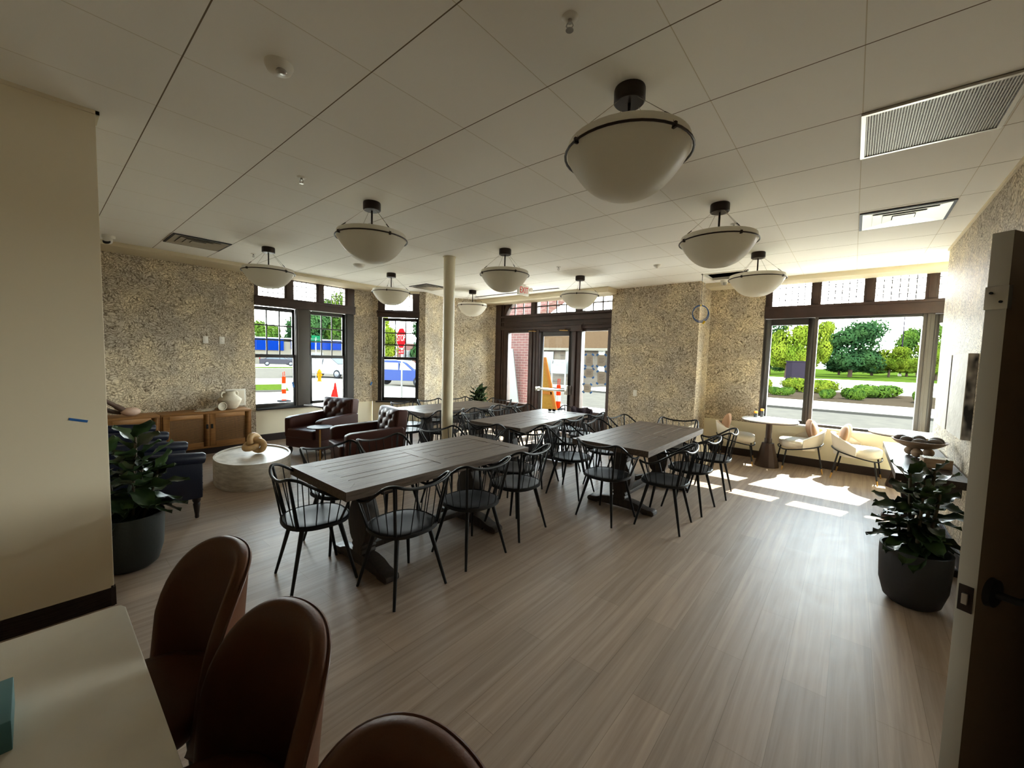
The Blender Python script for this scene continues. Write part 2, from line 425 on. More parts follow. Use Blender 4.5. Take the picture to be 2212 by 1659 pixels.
# ------------------------------------------------------------------ mesh builder
class MB:
    def __init__(s):
        s.bm = bmesh.new()

    def faces(s, vs, fs, mi=0):
        v = [s.bm.verts.new(p) for p in vs]
        for f in fs:
            try:
                fa = s.bm.faces.new([v[i] for i in f]); fa.material_index = mi
            except ValueError:
                pass
        return s

    def box(s, x0, x1, y0, y1, z0, z1, mi=0):
        x0, x1 = sorted((x0, x1)); y0, y1 = sorted((y0, y1)); z0, z1 = sorted((z0, z1))
        vs_ = [(x, y, z) for z in (z0, z1) for y in (y0, y1) for x in (x0, x1)]
        return s.faces(vs_, [(0, 2, 3, 1), (4, 5, 7, 6), (0, 1, 5, 4), (2, 6, 7, 3), (0, 4, 6, 2), (1, 3, 7, 5)], mi)

    def obox(s, c, size, rot, mi=0):
        r = rot if isinstance(rot, Matrix) else Matrix.Rotation(rot, 3, 'Z')
        h = [d/2 for d in size]
        vs_ = [Vector(c) + r @ Vector((x*h[0], y*h[1], z*h[2])) for z in (-1, 1) for y in (-1, 1) for x in (-1, 1)]
        return s.faces(vs_, [(0, 2, 3, 1), (4, 5, 7, 6), (0, 1, 5, 4), (2, 6, 7, 3), (0, 4, 6, 2), (1, 3, 7, 5)], mi)

    def rings(s, rings, closed=False, cap=True, mi=0):
        n = len(rings[0])
        vv = [[s.bm.verts.new(p) for p in r] for r in rings]
        m = len(rings)
        for i in range(m if closed else m-1):
            a, b = vv[i], vv[(i+1) % m]
            for k in range(n):
                f = s.bm.faces.new((a[k], a[(k+1) % n], b[(k+1) % n], b[k])); f.material_index = mi
        if cap and not closed:
            for r in (vv[0][::-1], vv[-1]):
                f = s.bm.faces.new(r); f.material_index = mi
        return s

    def tube(s, pts, r, n=8, closed=False, cap=True, mi=0):
        pts = [Vector(p) for p in pts]
        m = len(pts)
        rr = r if isinstance(r, (list, tuple)) else [r]*m
        rings, nrm = [], None
        for i, p in enumerate(pts):
            if closed:
                t = (pts[(i+1) % m]-pts[i-1]).normalized()
            else:
                t = (pts[min(i+1, m-1)]-pts[max(i-1, 0)]).normalized()
            if nrm is None:
                nrm = t.orthogonal().normalized()
            else:
                nrm = (nrm - t*nrm.dot(t))
                nrm = nrm.normalized() if nrm.length > 1e-6 else t.orthogonal().normalized()
            b = t.cross(nrm)
            rings.append([p + (nrm*math.cos(2*PI*k/n)+b*math.sin(2*PI*k/n))*rr[i] for k in range(n)])
        return s.rings(rings, closed, cap, mi)

    def lathe(s, prof, n=24, c=(0, 0, 0), cap=True, mi=0, sx=1, sy=1, axis='Z'):
        def P(r, z, a):
            x, y = r*math.cos(a)*sx, r*math.sin(a)*sy
            if axis == 'Z':
                return (c[0]+x, c[1]+y, c[2]+z)
            if axis == 'X':
                return (c[0]+z, c[1]+x, c[2]+y)
            return (c[0]+y, c[1]+z, c[2]+x)
        return s.rings([[P(max(r, 1e-4), z, 2*PI*k/n) for k in range(n)] for r, z in prof], False, cap, mi)

    def prism(s, poly, a0, a1, plane='XY', mi=0):
        def P(u, v, a):
            return {'XY': (u, v, a), 'XZ': (u, a, v), 'YZ': (a, u, v)}[plane]
        return s.rings([[P(u, v, a0) for u, v in poly], [P(u, v, a1) for u, v in poly]], mi=mi)

    def ell(s, c, r, n=16, m=10, rot=None, mi=0):
        rings = []
        for i in range(m+1):
            t = -PI/2+PI*i/m
            q = max(math.cos(t), 1e-3)
            ring = []
            for k in range(n):
                v = Vector((r[0]*q*math.cos(2*PI*k/n), r[1]*q*math.sin(2*PI*k/n), r[2]*math.sin(t)))
                if rot:
                    v = rot @ v
                ring.append(Vector(c)+v)
            rings.append(ring)
        return s.rings(rings, mi=mi)

    def grid(s, f, nu, nv, mi=0):
        vv = [[s.bm.verts.new(f(i/nu, j/nv)) for j in range(nv+1)] for i in range(nu+1)]
        for i in range(nu):
            for j in range(nv):
                fa = s.bm.faces.new((vv[i][j], vv[i+1][j], vv[i+1][j+1], vv[i][j+1])); fa.material_index = mi
        return s

    def xf(s, mtx):
        bmesh.ops.transform(s.bm, matrix=mtx, verts=s.bm.verts)
        return s

    def mesh(s, name, mats, smooth=None, bevel=0, seg=2):
        if bevel:
            bmesh.ops.remove_doubles(s.bm, verts=s.bm.verts, dist=1e-5)
            es = [e for e in s.bm.edges if len(e.link_faces) == 2 and e.calc_face_angle(0) > 0.6]
            bmesh.ops.bevel(s.bm, geom=es, offset=bevel, segments=seg, profile=0.6, affect='EDGES', clamp_overlap=True)
        bmesh.ops.recalc_face_normals(s.bm, faces=s.bm.faces)
        me = bpy.data.meshes.new(name)
        s.bm.to_mesh(me); s.bm.free()
        for m_ in (mats if isinstance(mats, (list, tuple)) else [mats]):
            me.materials.append(m_)
        if smooth or bevel:
            me.polygons.foreach_set('use_smooth', [True]*len(me.polygons))
            me.set_sharp_from_angle(angle=math.radians(smooth or 35))
        me.update()
        return me

    def build(s, name, mats, parent=None, smooth=None, bevel=0, seg=2, loc=None):
        o = bpy.data.objects.new(name, s.mesh(name, mats, smooth, bevel, seg))
        COL.objects.link(o)
        if parent:
            o.parent = parent
        if loc:
            o.location = loc
        return o


def spline(pts, n=6, closed=False):
    P = [Vector(p) for p in pts]
    m = len(P)
    out = []
    for i in range(m if closed else m-1):
        g = (lambda k: P[k % m]) if closed else (lambda k: P[max(0, min(m-1, k))])
        a, b, c, d = g(i-1), g(i), g(i+1), g(i+2)
        for k in range(n):
            t = k/n
            out.append(0.5*((2*b)+(c-a)*t+(2*a-5*b+4*c-d)*t*t+(3*b-a-3*c+d)*t**3))
    if not closed:
        out.append(P[-1])
    return out


def tag(o, label=None, cat=None, group=None, kind=None):
    if label: o['label'] = label
    if cat: o['category'] = cat
    if group: o['group'] = group
    if kind: o['kind'] = kind
    return o


def thing(name, label, cat, loc=(0, 0, 0), rz=0.0, group=None):
    o = bpy.data.objects.new(name, None)
    o.empty_display_size = 0.1
    COL.objects.link(o)
    o.location = loc
    o.rotation_euler = (0, 0, rz)
    return tag(o, label, cat, group)


def struct(o):
    o['kind'] = 'structure'
    return o


def copy_tree(o, parent=None):
    c = o.copy(); COL.objects.link(c)
    if parent: c.parent = parent
    for ch in list(o.children):
        copy_tree(ch, c)
    return c


def dup(o, loc, rz, label=None, group=None):
    c = copy_tree(o)
    c.location = loc; c.rotation_euler = (0, 0, rz)
    if label: c['label'] = label
    if group: c['group'] = group
    return c


def text_mesh(body, size, depth=0.002, align='CENTER', sx=1.0):
    cu = bpy.data.curves.new('lettering', 'FONT')
    cu.body = body; cu.size = size; cu.extrude = depth; cu.align_x = align; cu.align_y = 'CENTER'
    o = bpy.data.objects.new('lettering', cu)
    COL.objects.link(o)
    dg = bpy.context.evaluated_depsgraph_get()
    me = bpy.data.meshes.new_from_object(o.evaluated_get(dg))
    bpy.data.objects.remove(o); bpy.data.curves.remove(cu)
    me.transform(Matrix.Scale(sx, 4, (1, 0, 0)))
    return me


def lettering(body, size, parent, mtx, material, depth=0.002, sx=1.0, align='CENTER'):
    """text in local XY, placed by mtx relative to parent"""
    me = text_mesh(body, size, depth, align, sx)
    me.transform(mtx)
    me.materials.clear(); me.materials.append(material)
    o = bpy.data.objects.new('lettering', me)
    COL.objects.link(o)
    o.parent = parent
    return o


CZ = 2.98

# ================================================================== SETTING
struct(MB().prism([(-8.06, -3.1), (-8.06, 4.78), (-7.25, 5.6), (-7.5, 6.25), (-6.85, 7.52), (-3.6, 7.52), (-3.6, 8.1),
                   (2.65, 8.1), (2.65, -3.1)], -0.1, 0.0).build('floor', M['floor']))

b = MB()
for poly in ([(-8.06, -3.1), (-8.06, 4.78), (-7.25, 5.6), (-7.5, 6.25), (-7.22, 6.77), (2.65, 6.77), (2.65, -3.1)],
             [(-7.22, 6.77), (-6.95, 7.29), (-1.87, 7.29), (-1.87, 6.77)],
             [(-1.27, 6.77), (-1.27, 7.29), (2.65, 7.29), (2.65, 6.77)],
             [(-6.95, 7.29), (-6.85, 7.52), (-3.6, 7.52), (-3.6, 8.02), (2.65, 8.02), (2.65, 7.29)]):
    b.prism(poly, CZ, CZ+0.14)
ceil = struct(b.build('ceiling', M['ceiling']))
# the missing tile: a dark plenum with a metal edge
b = MB()
b.box(-1.92, -1.22, 6.72, 7.34, CZ+0.5, CZ+0.55)
b.box(-1.92, -1.87, 6.72, 7.34, CZ+0.02, CZ+0.5).box(-1.27, -1.22, 6.72, 7.34, CZ+0.02, CZ+0.5)
b.box(-1.87, -1.27, 6.72, 6.77, CZ+0.02, CZ+0.5).box(-1.87, -1.27, 7.29, 7.34, CZ+0.02, CZ+0.5)
b.build('plenum', M['dark'], ceil)
b = MB()
for a in ((-1.89, -1.865, 6.75, 7.31), (-1.275, -1.25, 6.75, 7.31), (-1.89, -1.25, 6.75, 6.775), (-1.89, -1.25, 7.285, 7.31)):
    b.box(*a, CZ-0.012, CZ+0.03)
b.build('opening_frame', M['white'], ceil)

WP, CR = M['wallpaper'], M['paint']


def local_wall(name, segs, loc, rz, mats):
    b = MB()
    for (u0, u1, d0, d1, z0, z1, mi) in segs:
        b.box(u0, u1, d0, d1, z0, z1, mi)
    o = struct(b.build(name, mats))
    o.location = loc; o.rotation_euler = (0, 0, rz)
    return o


# wall with the paired sash windows (u runs along +y, d points outdoors)
local_wall('wall_left', [(-0.3, 2.5, 0, 0.2, 0, CZ, 0), (2.5, 4.33, 0.02, 0.2, 0, 0.57, 1), (4.33, 4.76, 0.02, 0.2, 0, 0.585, 1),
                         (4.33, 4.76, 0.015, 0.2, 0.585, CZ, 0), (2.5, 4.33, 0.02, 0.2, 2.93, CZ, 1)],
           (-7.96, 0, 0), PI/2, [WP, CR])
local_wall('wall_bay', [(0, 0.11, 0, 0.2, 0, 0.585, 1), (0, 0.11, 0, 0.2, 0.585, CZ, 0), (0.985, 1.117, 0, 0.2, 0, 0.585, 1),
                        (0.985, 1.117, 0, 0.2, 0.585, CZ, 0), (0.11, 0.985, 0, 0.2, 0, 0.57, 1), (0.11, 0.985, 0, 0.2, 2.93, CZ, 1)],
           (-7.96, 4.75, 0), PI/4, [WP, CR])
b = MB().prism([(-7.17, 5.54), (-7.43, 6.25), (-7.62, 6.3), (-7.33, 5.68)], 0, CZ)
struct(b.build('wall_return', WP))
b = MB().prism([(-7.43, 6.25), (-6.78, 7.43), (-6.78, 7.62), (-6.95, 7.6), (-7.62, 6.3)], 0, CZ)
struct(b.build('wall_entry', WP))
struct(MB().box(-3.65, -2.04, 7.30, 8.15, 0, CZ).build('wall_pier', WP))
local_wall('wall_front', [(-2.04, -1.19, 0, 0.2, 0, 0.6, 1), (-2.04, -1.19, 0, 0.2, 0.6, CZ, 0), (-1.19, 2.6, 0, 0.2, 0, 0.62, 1),
                          (2.4, 2.6, 0, 0.2, 0.62, CZ, 1)], (0, 7.97, 0), 0, [WP, CR])
b = MB().box(0.76, 0.92, 2.72, 6.79, 0, CZ).box(0.76, 0.92, 1.75, 2.72, 2.06, CZ).box(0.76, 0.92, -3.0, 1.75, 0, CZ)
struct(b.build('wall_right', WP))
b = MB().box(0.92, 2.6, 6.65, 6.79, 0, CZ).box(2.6, 2.7, -3.1, 8.17, 0, CZ)
struct(b.build('wall_alcove', CR))
struct(MB().box(-3.62, -3.456, -3.0, 0.283, 0, CZ).build('wall_partition', M['partition'], bevel=0.004))
struct(MB().box(-8.1, -3.62, -0.3, -0.1, 0, CZ).build('wall_lounge', WP))
struct(MB().box(-3.62, 2.6, -3.2, -3.0, 0, CZ).build('wall_rear', M['partition']))

# dropped cream border over the windows and over the entry
struct(MB().box(-7.96, -7.42, -0.1, 7.5, 2.925, CZ).build('trim_1', M['soffit'], bevel=0.004))
struct(MB().box(-7.42, -3.57, 6.95, 7.45, 2.88, CZ).build('trim_2', M['soffit'], bevel=0.004))
struct(MB().box(-2.04, 2.6, 7.57, 7.97, 2.91, CZ).build('trim_3', M['soffit'], bevel=0.004))
struct(MB().box(0.745, 0.76, 2.72, 6.79, CZ-0.025, CZ).build('trim_4', M['soffit']))
struct(MB().box(-3.456, -3.445, -3.0, 0.3, CZ-0.02, CZ).box(-3.62, -3.445, 0.283, 0.3, CZ-0.02, CZ).build('trim_5', M['partition']))

BH = 0.115


def baseboard(name, pts):
    b = MB()
    for (x0, y0), (x1, y1) in zip(pts[:-1], pts[1:]):
        v = Vector((x1-x0, y1-y0, 0)); L = v.length; v.normalize(); nrm = Vector((v.y, -v.x, 0))
        c = Vector(((x0+x1)/2, (y0+y1)/2, 0))+nrm*0.008
        b.obox(c+Vector((0, 0, BH/2)), (L+0.016, 0.016, BH), math.atan2(v.y, v.x))
        b.obox(c+Vector((0, 0, BH+0.006)), (L+0.012, 0.011, 0.012), math.atan2(v.y, v.x))
    return struct(b.build(name, M['base']))


baseboard('baseboard_left', [(-7.96, -0.1), (-7.96, 2.5), (-7.98, 2.5), (-7.98, 4.74), (-7.17, 5.54), (-7.43, 6.25), (-6.79, 7.42)])
baseboard('baseboard_pier', [(-3.65, 7.3), (-2.04, 7.3), (-2.04, 7.97), (2.6, 7.97)])
baseboard('baseboard_right', [(0.92, 6.79), (0.76, 6.79), (0.76, 2.74)])
baseboard('baseboard_partition', [(-3.62, 0.283), (-3.456, 0.283), (-3.456, -3.0)])


# ------------------------------------------------------------------ windows
def pane(name, root, u0, u1, z0, z1, d, m='glass'):
    return MB().box(u0, u1, d, d+0.005, z0, z1).build(name, M[m], root)


def frame_bm(u0, u1, z0, z1, d0, d1, wl_, wr_, wb, wt):
    b = MB()
    b.box(u0, u0+wl_, d0, d1, z0, z1).box(u1-wr_, u1, d0, d1, z0, z1)
    b.box(u0+wl_, u1-wr_, d0, d1, z0, z0+wb).box(u0+wl_, u1-wr_, d0, d1, z1-wt, z1)
    return b


def grid_bm(u0, u1, z0, z1, d, nu, nz, w_, t=0.012):
    b = MB()
    for i in range(1, nu):
        u = u0+(u1-u0)*i/nu
        b.box(u-w_/2, u+w_/2, d-t/2, d+t/2, z0, z1)
    for j in range(1, nz):
        z = z0+(z1-z0)*j/nz
        b.box(u0, u1, d-t/2-0.0008, d+t/2+0.0008, z-w_/2, z+w_/2)
    return b


def double_hung(root, u0, u1):
    """u0,u1: glass edges of one sash pair"""
    s_ = frame_bm(u0-0.045, u1+0.045, 1.50, 2.40, 0.065, 0.10, 0.045, 0.045, 0.06, 0.065).build('sash', M['sash'], root, bevel=0.004)
    grid_bm(u0, u1, 1.56, 2.335, 0.08, 3, 3, 0.023).build('muntin', M['sash'], s_)
    pane('window_pane', s_, u0, u1, 1.56, 2.335, 0.083)
    s_ = frame_bm(u0-0.045, u1+0.045, 0.60, 1.555, 0.025, 0.06, 0.045, 0.045, 0.075, 0.055).build('sash', M['sash'], root, bevel=0.004)
    pane('window_pane', s_, u0, u1, 0.675, 1.50, 0.043)


def transom(root, u0, u1, z0, z1, nu, nz, d=0.06):
    p_ = pane('transom_pane', root, u0, u1, z0, z1, d, 'leadglass')
    grid_bm(u0, u1, z0, z1, d-0.006, nu, nz, 0.011, 0.008).build('lead_came', M['lead'], p_)


w1 = struct(thing('window_1', None, None, (-7.96, 0, 0), PI/2))
double_hung(w1, 2.50, 3.135)
double_hung(w1, 3.477, 4.102)
MB().box(3.185, 3.43, 0.005, 0.11, 0.6, 2.41).box(3.205, 3.225, -0.004, 0.006, 0.6, 2.41).build('mullion', M['mullion'], w1, bevel=0.003)
MB().box(2.44, 2.455, 0.02, 0.12, 0.6, 2.41).box(4.147, 4.33, 0.015, 0.12, 0.6, 2.41).box(4.175, 4.195, 0.0, 0.02, 0.6, 2.41).build('window_frame', M['sash'], w1)
MB().box(2.5, 4.34, -0.03, 0.12, 2.41, 2.565).box(2.5, 4.34, -0.045, -0.02, 2.535, 2.575).build('lintel', M['trim'], w1, bevel=0.005)
b = MB()
for u0, u1 in ((2.5, 2.564), (2.986, 3.148), (3.557, 3.71), (4.132, 4.335)):
    b.box(u0, u1, 0.0, 0.1, 2.565, 2.93)
    if u1-u0 > 0.1:
        b.box(u0+0.035, u1-0.035, -0.015, 0.02, 2.575, 2.925)
b.box(2.5, 4.33, 0.02, 0.1, 2.915, 2.93)
b.build('transom_frame', M['trim'], w1, bevel=0.003)
for u0, u1 in ((2.564, 2.986), (3.148, 3.557), (3.71, 4.132)):
    transom(w1, u0, u1, 2.572, 2.918, 5, 4)
MB().box(2.502, 4.40, -0.06, 0.14, 0.568, 0.598).build('window_sill', M['sash'], w1, bevel=0.004)

w2 = struct(thing('window_2', None, None, (-7.96, 4.75, 0), PI/4))
double_hung(w2, 0.24, 0.912)
MB().box(0.11, 0.19, 0.01, 0.12, 0.6, 2.41).box(0.96, 0.985, 0.01, 0.12, 0.6, 2.41).build('window_frame', M['sash'], w2, bevel=0.003)
MB().box(0.10, 0.995, -0.035, 0.12, 2.41, 2.53).box(0.095, 1.0, -0.05, -0.02, 2.51, 2.545).build('lintel', M['trim'], w2, bevel=0.005)
MB().box(0.11, 0.255, 0.0, 0.1, 2.54, 2.93).box(0.84, 0.985, 0.0, 0.1, 2.54, 2.93).box(0.2, 0.22, -0.012, 0.0, 2.54, 2.93).box(0.11, 0.985, 0.02, 0.1, 2.54, 2.57).box(0.11, 0.985, 0.02, 0.1, 2.915, 2.93).build('transom_frame', M['trim'], w2, bevel=0.003)
transom(w2, 0.255, 0.84, 2.57, 2.918, 8, 4)
MB().box(0.08, 1.02, -0.06, 0.14, 0.568, 0.598).build('window_sill', M['sash'], w2, bevel=0.004)

w3 = struct(thing('window_3', None, None, (0, 7.97, 0), 0))
fr = frame_bm(-1.175, -0.505, 0.66, 2.36, 0.02, 0.12, 0.09, 0.08, 0.055, 0.10).build('sash', M['sash'], w3, bevel=0.006)
pane('window_pane', fr, -1.085, -0.585, 0.715, 2.26, 0.06)
MB().box(-0.505, -0.46, 0.01, 0.14, 0.64, 2.37).box(0.70, 0.815, 0.005, 0.14, 0.64, 2.37).box(-1.19, -1.175, 0.0, 0.14, 0.64, 2.37).box(2.3, 2.4, 0.0, 0.14, 0.64, 2.37).box(0.74, 0.775, -0.01, 0.01, 0.64, 2.37).build('mullion', M['mullion'], w3, bevel=0.004)
MB().box(-0.46, 0.70, 0.02, 0.12, 0.64, 0.68).box(-0.46, 0.70, 0.02, 0.12, 2.335, 2.37).build('window_frame', M['sash'], w3, bevel=0.003)
pane('window_pane', w3, -0.46, 0.70, 0.68, 2.335, 0.07)
fr = frame_bm(0.815, 2.3, 0.66, 2.36, 0.02, 0.12, 0.05, 0.05, 0.055, 0.12).build('sash', M['sash'], w3, bevel=0.006)
pane('window_pane', fr, 0.865, 2.25, 0.715, 2.24, 0.06)
MB().box(-1.19, 2.4, -0.03, 0.14, 2.37, 2.545).box(-1.19, 2.4, -0.045, -0.015, 2.525, 2.565).build('lintel', M['trim'], w3, bevel=0.005)
b = MB()
tp = [(-1.091, -0.577), (-0.448, 0.054), (0.184, 0.697), (0.83, 1.33), (1.46, 1.96)]
ed = [-1.19]+[v for p_ in tp for v in p_]+[2.4]
for i in range(0, len(ed), 2):
    b.box(ed[i], ed[i+1], 0.0, 0.1, 2.565, 2.98)
    b.box(ed[i]+0.03, ed[i+1]-0.03, -0.012, 0.01, 2.575, 2.945)
b.box(-1.19, 2.4, 0.03, 0.07, 2.965, 2.98)
b.build('transom_frame', M['trim'], w3, bevel=0.003)
for u0, u1 in tp:
    transom(w3, u0, u1, 2.566, 2.965, 6, 4)
MB().box(-1.19, 2.4, -0.05, 0.14, 0.618, 0.642).build('window_sill', M['white'], w3, bevel=0.004)

# ------------------------------------------------------------------ entry: dark timber frame with door, sidelights and arched transom
d1 = struct(thing('door_1', None, None, (0, 7.43, 0), 0))
b = MB()
b.box(-6.80, -6.62, -0.03, 0.14, 0, 2.93).box(-6.62, -6.41, 0.0, 0.12, 0, 2.25)
b.box(-6.60, -6.56, -0.015, 0.0, 0, 2.9).box(-6.47, -6.44, -0.012, 0.0, 0.45, 2.25)
b.box(-5.78, -5.49, 0.0, 0.14, 0, 2.25).box(-5.72, -5.66, -0.03, 0.0, 0, 2.25).box(-5.60, -5.57, -0.02, 0.0, 0, 2.25)
b.box(-4.61, -4.38, 0.0, 0.14, 0, 2.25).box(-4.56, -4.50, -0.03, 0.0, 0, 2.25)
b.box(-3.78, -3.65, 0.0, 0.14, 0, 2.25).box(-5.49, -4.61, 0.02, 0.12, 2.212, 2.25)
b.build('door_frame', M['trim'], d1, bevel=0.004)
b = MB()
b.box(-6.62, -3.65, 0.0, 0.14, 2.25, 2.62).box(-6.62, -3.65, -0.03, 0.0, 2.27, 2.33).box(-6.62, -3.65, -0.05, 0.0, 2.33, 2.36)
b.box(-6.62, -3.65, -0.025, 0.0, 2.44, 2.47).box(-6.62, -3.65, -0.04, 0.0, 2.56, 2.60).box(-4.62, -4.36, -0.06, 0.0, 2.2, 2.33).box(-4.66, -4.32, -0.075, 0.0, 2.33, 2.36)
b.build('header', M['trim'], d1, bevel=0.004)
for (u0, u1) in ((-6.41, -5.78), (-4.38, -3.78)):
    b = MB().box(u0, u1, 0.02, 0.12, 0, 0.50).box(u0+0.06, u1-0.06, 0.005, 0.03, 0.1, 0.42).box(u0, u1, -0.02, 0.12, 0.48, 0.53).box(u0, u1, 0.02, 0.12, 2.20, 2.25)
    k_ = b.build('sidelight_panel', M['trim'], d1, bevel=0.005)
    pane('sidelight_pane', k_, u0, u1, 0.53, 2.20, 0.06)
leaf_ = frame_bm(-5.48, -4.62, 0.01, 2.21, 0.03, 0.075, 0.085, 0.085, 0.26, 0.10).build('door_leaf', M['sash'], d1, bevel=0.004)
pane('door_pane', leaf_, -5.395, -4.705, 0.27, 2.11, 0.05)
pb = MB().box(-5.50, -4.63, -0.075, -0.03, 0.90, 0.955).build('panic_bar', M['steel'], leaf_, bevel=0.008)
MB().box(-5.50, -5.42, -0.08, 0.03, 0.88, 0.97).build('bar_end', M['steel'], pb, bevel=0.006)
MB().box(-4.71, -4.62, -0.085, 0.03, 0.84, 1.04).build('bar_latch', M['steel'], pb, bevel=0.01)
# transom with an arch springing from the left pilaster
b = MB()
for u0, u1 in ((-5.74, -5.56), (-4.56, -4.38)):
    b.box(u0, u1, 0.0, 0.12, 2.62, 2.93).box(u0+0.05, u1-0.05, -0.02, 0.0, 2.62, 2.93)
b.box(-3.72, -3.65, 0.0, 0.12, 2.62, 2.93).box(-6.62, -3.65, 0.02, 0.12, 2.92, 2.95)
arch = [(-6.60, 2.62), (-6.57, 2.72), (-6.51, 2.82), (-6.42, 2.90), (-6.34, 2.94)]
arch2 = [(-6.50, 2.62), (-6.45, 2.72), (-6.38, 2.81), (-6.30, 2.88), (-6.20, 2.94)]
b.prism(arch+arch2[::-1], 0.0, 0.12, 'XZ')
b.prism([(-6.62, 2.62), (-6.60, 2.62), (-6.57, 2.72), (-6.51, 2.82), (-6.42, 2.90), (-6.34, 2.94), (-6.62, 2.94)], 0.03, 0.1, 'XZ')
b.build('transom_frame', M['trim'], d1, bevel=0.003)
for u0, u1, n_ in ((-6.50, -5.74, 3), (-5.56, -4.56, 4), (-4.38, -3.72, 3)):
    p_ = pane('transom_pane', d1, u0, u1, 2.62, 2.92, 0.06)
    grid_bm(u0, u1, 2.62, 2.95, 0.055, n_, 2, 0.024, 0.03).build('muntin', M['trim'], p_)
for x in (-5.62, -4.78):
    MB().tube([(x-0.10, -0.09, 2.225), (x+0.10, -0.07, 2.215)], 0.009, 6).tube([(x, 0, 2.27), (x, -0.08, 2.225)], 0.006, 6).build('closer_arm', M['brass'], d1)

# ------------------------------------------------------------------ white interior door standing open at the right
d2 = struct(thing('door_2', None, None, (0.30, 1.905, 0), math.atan2(0.505, 0.863) + 0))
# local frame: x = along the leading-edge thickness, y = along the leaf towards the hinge
d2.rotation_euler = (0, 0, math.atan2(-0.505, 0.863))
MB().box(0, 0.046, 0, 0.9, 0.012, 2.032).build('door_leaf', [M['door'], M['doorface']], d2, bevel=0.002)
lf = d2.children[0]
for p_ in lf.data.polygons:
    if p_.normal.x > 0.9:
        p_.material_index = 1
MB().box(0.006, 0.040, -0.003, 0.002, 0.845, 0.93).build('latch_plate', M['bronze'], d2, bevel=0.001)
MB().box(0.016, 0.030, -0.010, 0.0, 0.87, 0.905).build('latch_bolt', M['steel'], d2, bevel=0.002)
MB().box(-0.002, 0.048, -0.004, 0.02, 1.80, 1.87).build('strike_guard', M['steel'], d2, bevel=0.001)
for z in (1.822, 1.85):
    MB().lathe([(0.004, -0.008), (0.004, -0.003)], 10, (0.012 if z > 1.83 else 0.034, 0, z), axis='Y').build('screw', M['dark'], d2)
MB().lathe([(0.0, 0.064), (0.044, 0.061), (0.047, 0.045)], 24, (0, 0.075, 0.91), axis='X').build('rose', M['blackmetal'], d2, smooth=40)
MB().tube([(0.05, 0.075, 0.91), (0.105, 0.075, 0.91), (0.115, 0.085, 0.91), (0.115, 0.2, 0.91)], 0.012, 10).build('lever', M['blackmetal'], d2, smooth=50)
MB().box(0.745, 0.935, 2.69, 2.75, 0, 2.06).box(0.745, 0.935, 1.72, 1.78, 0, 2.06).box(0.745, 0.935, 1.72, 2.75, 2.035, 2.09).build('door_jamb', M['door'], d2)
j = [c for c in d2.children if c.name.startswith('door_jamb')][0]
j.matrix_parent_inverse = Matrix.Identity(4)
j.data.transform((Matrix.Translation(d2.location) @ Matrix.Rotation(d2.rotation_euler.z, 4, 'Z')).inverted())
#PART3

# ================================================================== CEILING THINGS
def make_pendant():
    t = thing('bowl_pendant', '', 'ceiling lamp')
    MB().lathe([(0.0, 0), (0.074, 0), (0.077, -0.01), (0.077, -0.064), (0.070, -0.072), (0, -0.072)], 28).build('canopy', M['bronze'], t, smooth=40)
    MB().tube([(0, 0, -0.07), (0, 0, -0.36)], 0.0085, 10).build('stem', M['bronze'], t, smooth=50)
    out = [(0.30*k_/12, -0.535+0.205*(k_/12)**2.7) for k_ in range(13)]+[(0.301, -0.30), (0.300, -0.278)]
    inn = [(0.290, -0.277), (0.290, -0.30)]+[(0.29*k_/12, -0.525+0.203*(k_/12)**2.7) for k_ in range(12, -1, -1)]
    MB().lathe(out+inn, 40, cap=False).build('glass_bowl', M['bowl'], t, smooth=60)
    MB().tube([(0.312*math.cos(2*PI*k/40), 0.312*math.sin(2*PI*k/40), -0.325) for k in range(40)], 0.0062, 8, closed=True).build('rim_ring', M['bronze'], t, smooth=60)
    for k in range(4):
        a = PI/4+0.35+PI/2*k
        c, s_ = math.cos(a), math.sin(a)
        MB().obox((0.308*c, 0.308*s_, -0.325), (0.022, 0.014, 0.026), a).build('rim_clip', M['bronze'], t, bevel=0.002)
        wi = MB().tube([(0.06*c, 0.06*s_, -0.07), (0.29*c, 0.29*s_, -0.276), (0.308*c, 0.308*s_, -0.32)], 0.0014, 5).build('support_wire', M['cable'], t)
        MB().tube([(0.245*c, 0.245*s_, -0.2385), (0.28*c, 0.28*s_, -0.268)], 0.004, 6).build('turnbuckle', M['bronze'], wi)
    return t


LAMPS = [(-0.945, 1.985, 'big nearest opal bowl pendant hanging over the open floor in front'),
         (-3.42, 2.03, 'opal bowl pendant over the nearest dining table, left of the white column'),
         (-6.00, 2.06, 'opal bowl pendant by the long wallpapered wall, left of the paired windows'),
         (-6.06, 3.96, 'opal bowl pendant hanging in front of the single corner window'),
         (-3.46, 3.91, 'opal bowl pendant just right of the white column, in front of the exit sign'),
         (-6.13, 5.94, 'smallest far opal bowl pendant, between the white column and the entry'),
         (-3.53, 5.87, 'opal bowl pendant hanging in front of the entry transom'),
         (-0.962, 3.865, 'opal bowl pendant second from the front in the right row'),
         (-0.976, 5.80, 'opal bowl pendant hanging next to the dark missing ceiling tile')]
pend = make_pendant()
for i, (x, y, lb) in enumerate(LAMPS):
    if i == 0:
        pend.location = (x, y, CZ); pend['label'] = lb; pend['group'] = 'bowl pendants'
    else:
        dup(pend, (x, y, CZ), 0.4*i, lb, 'bowl pendants')


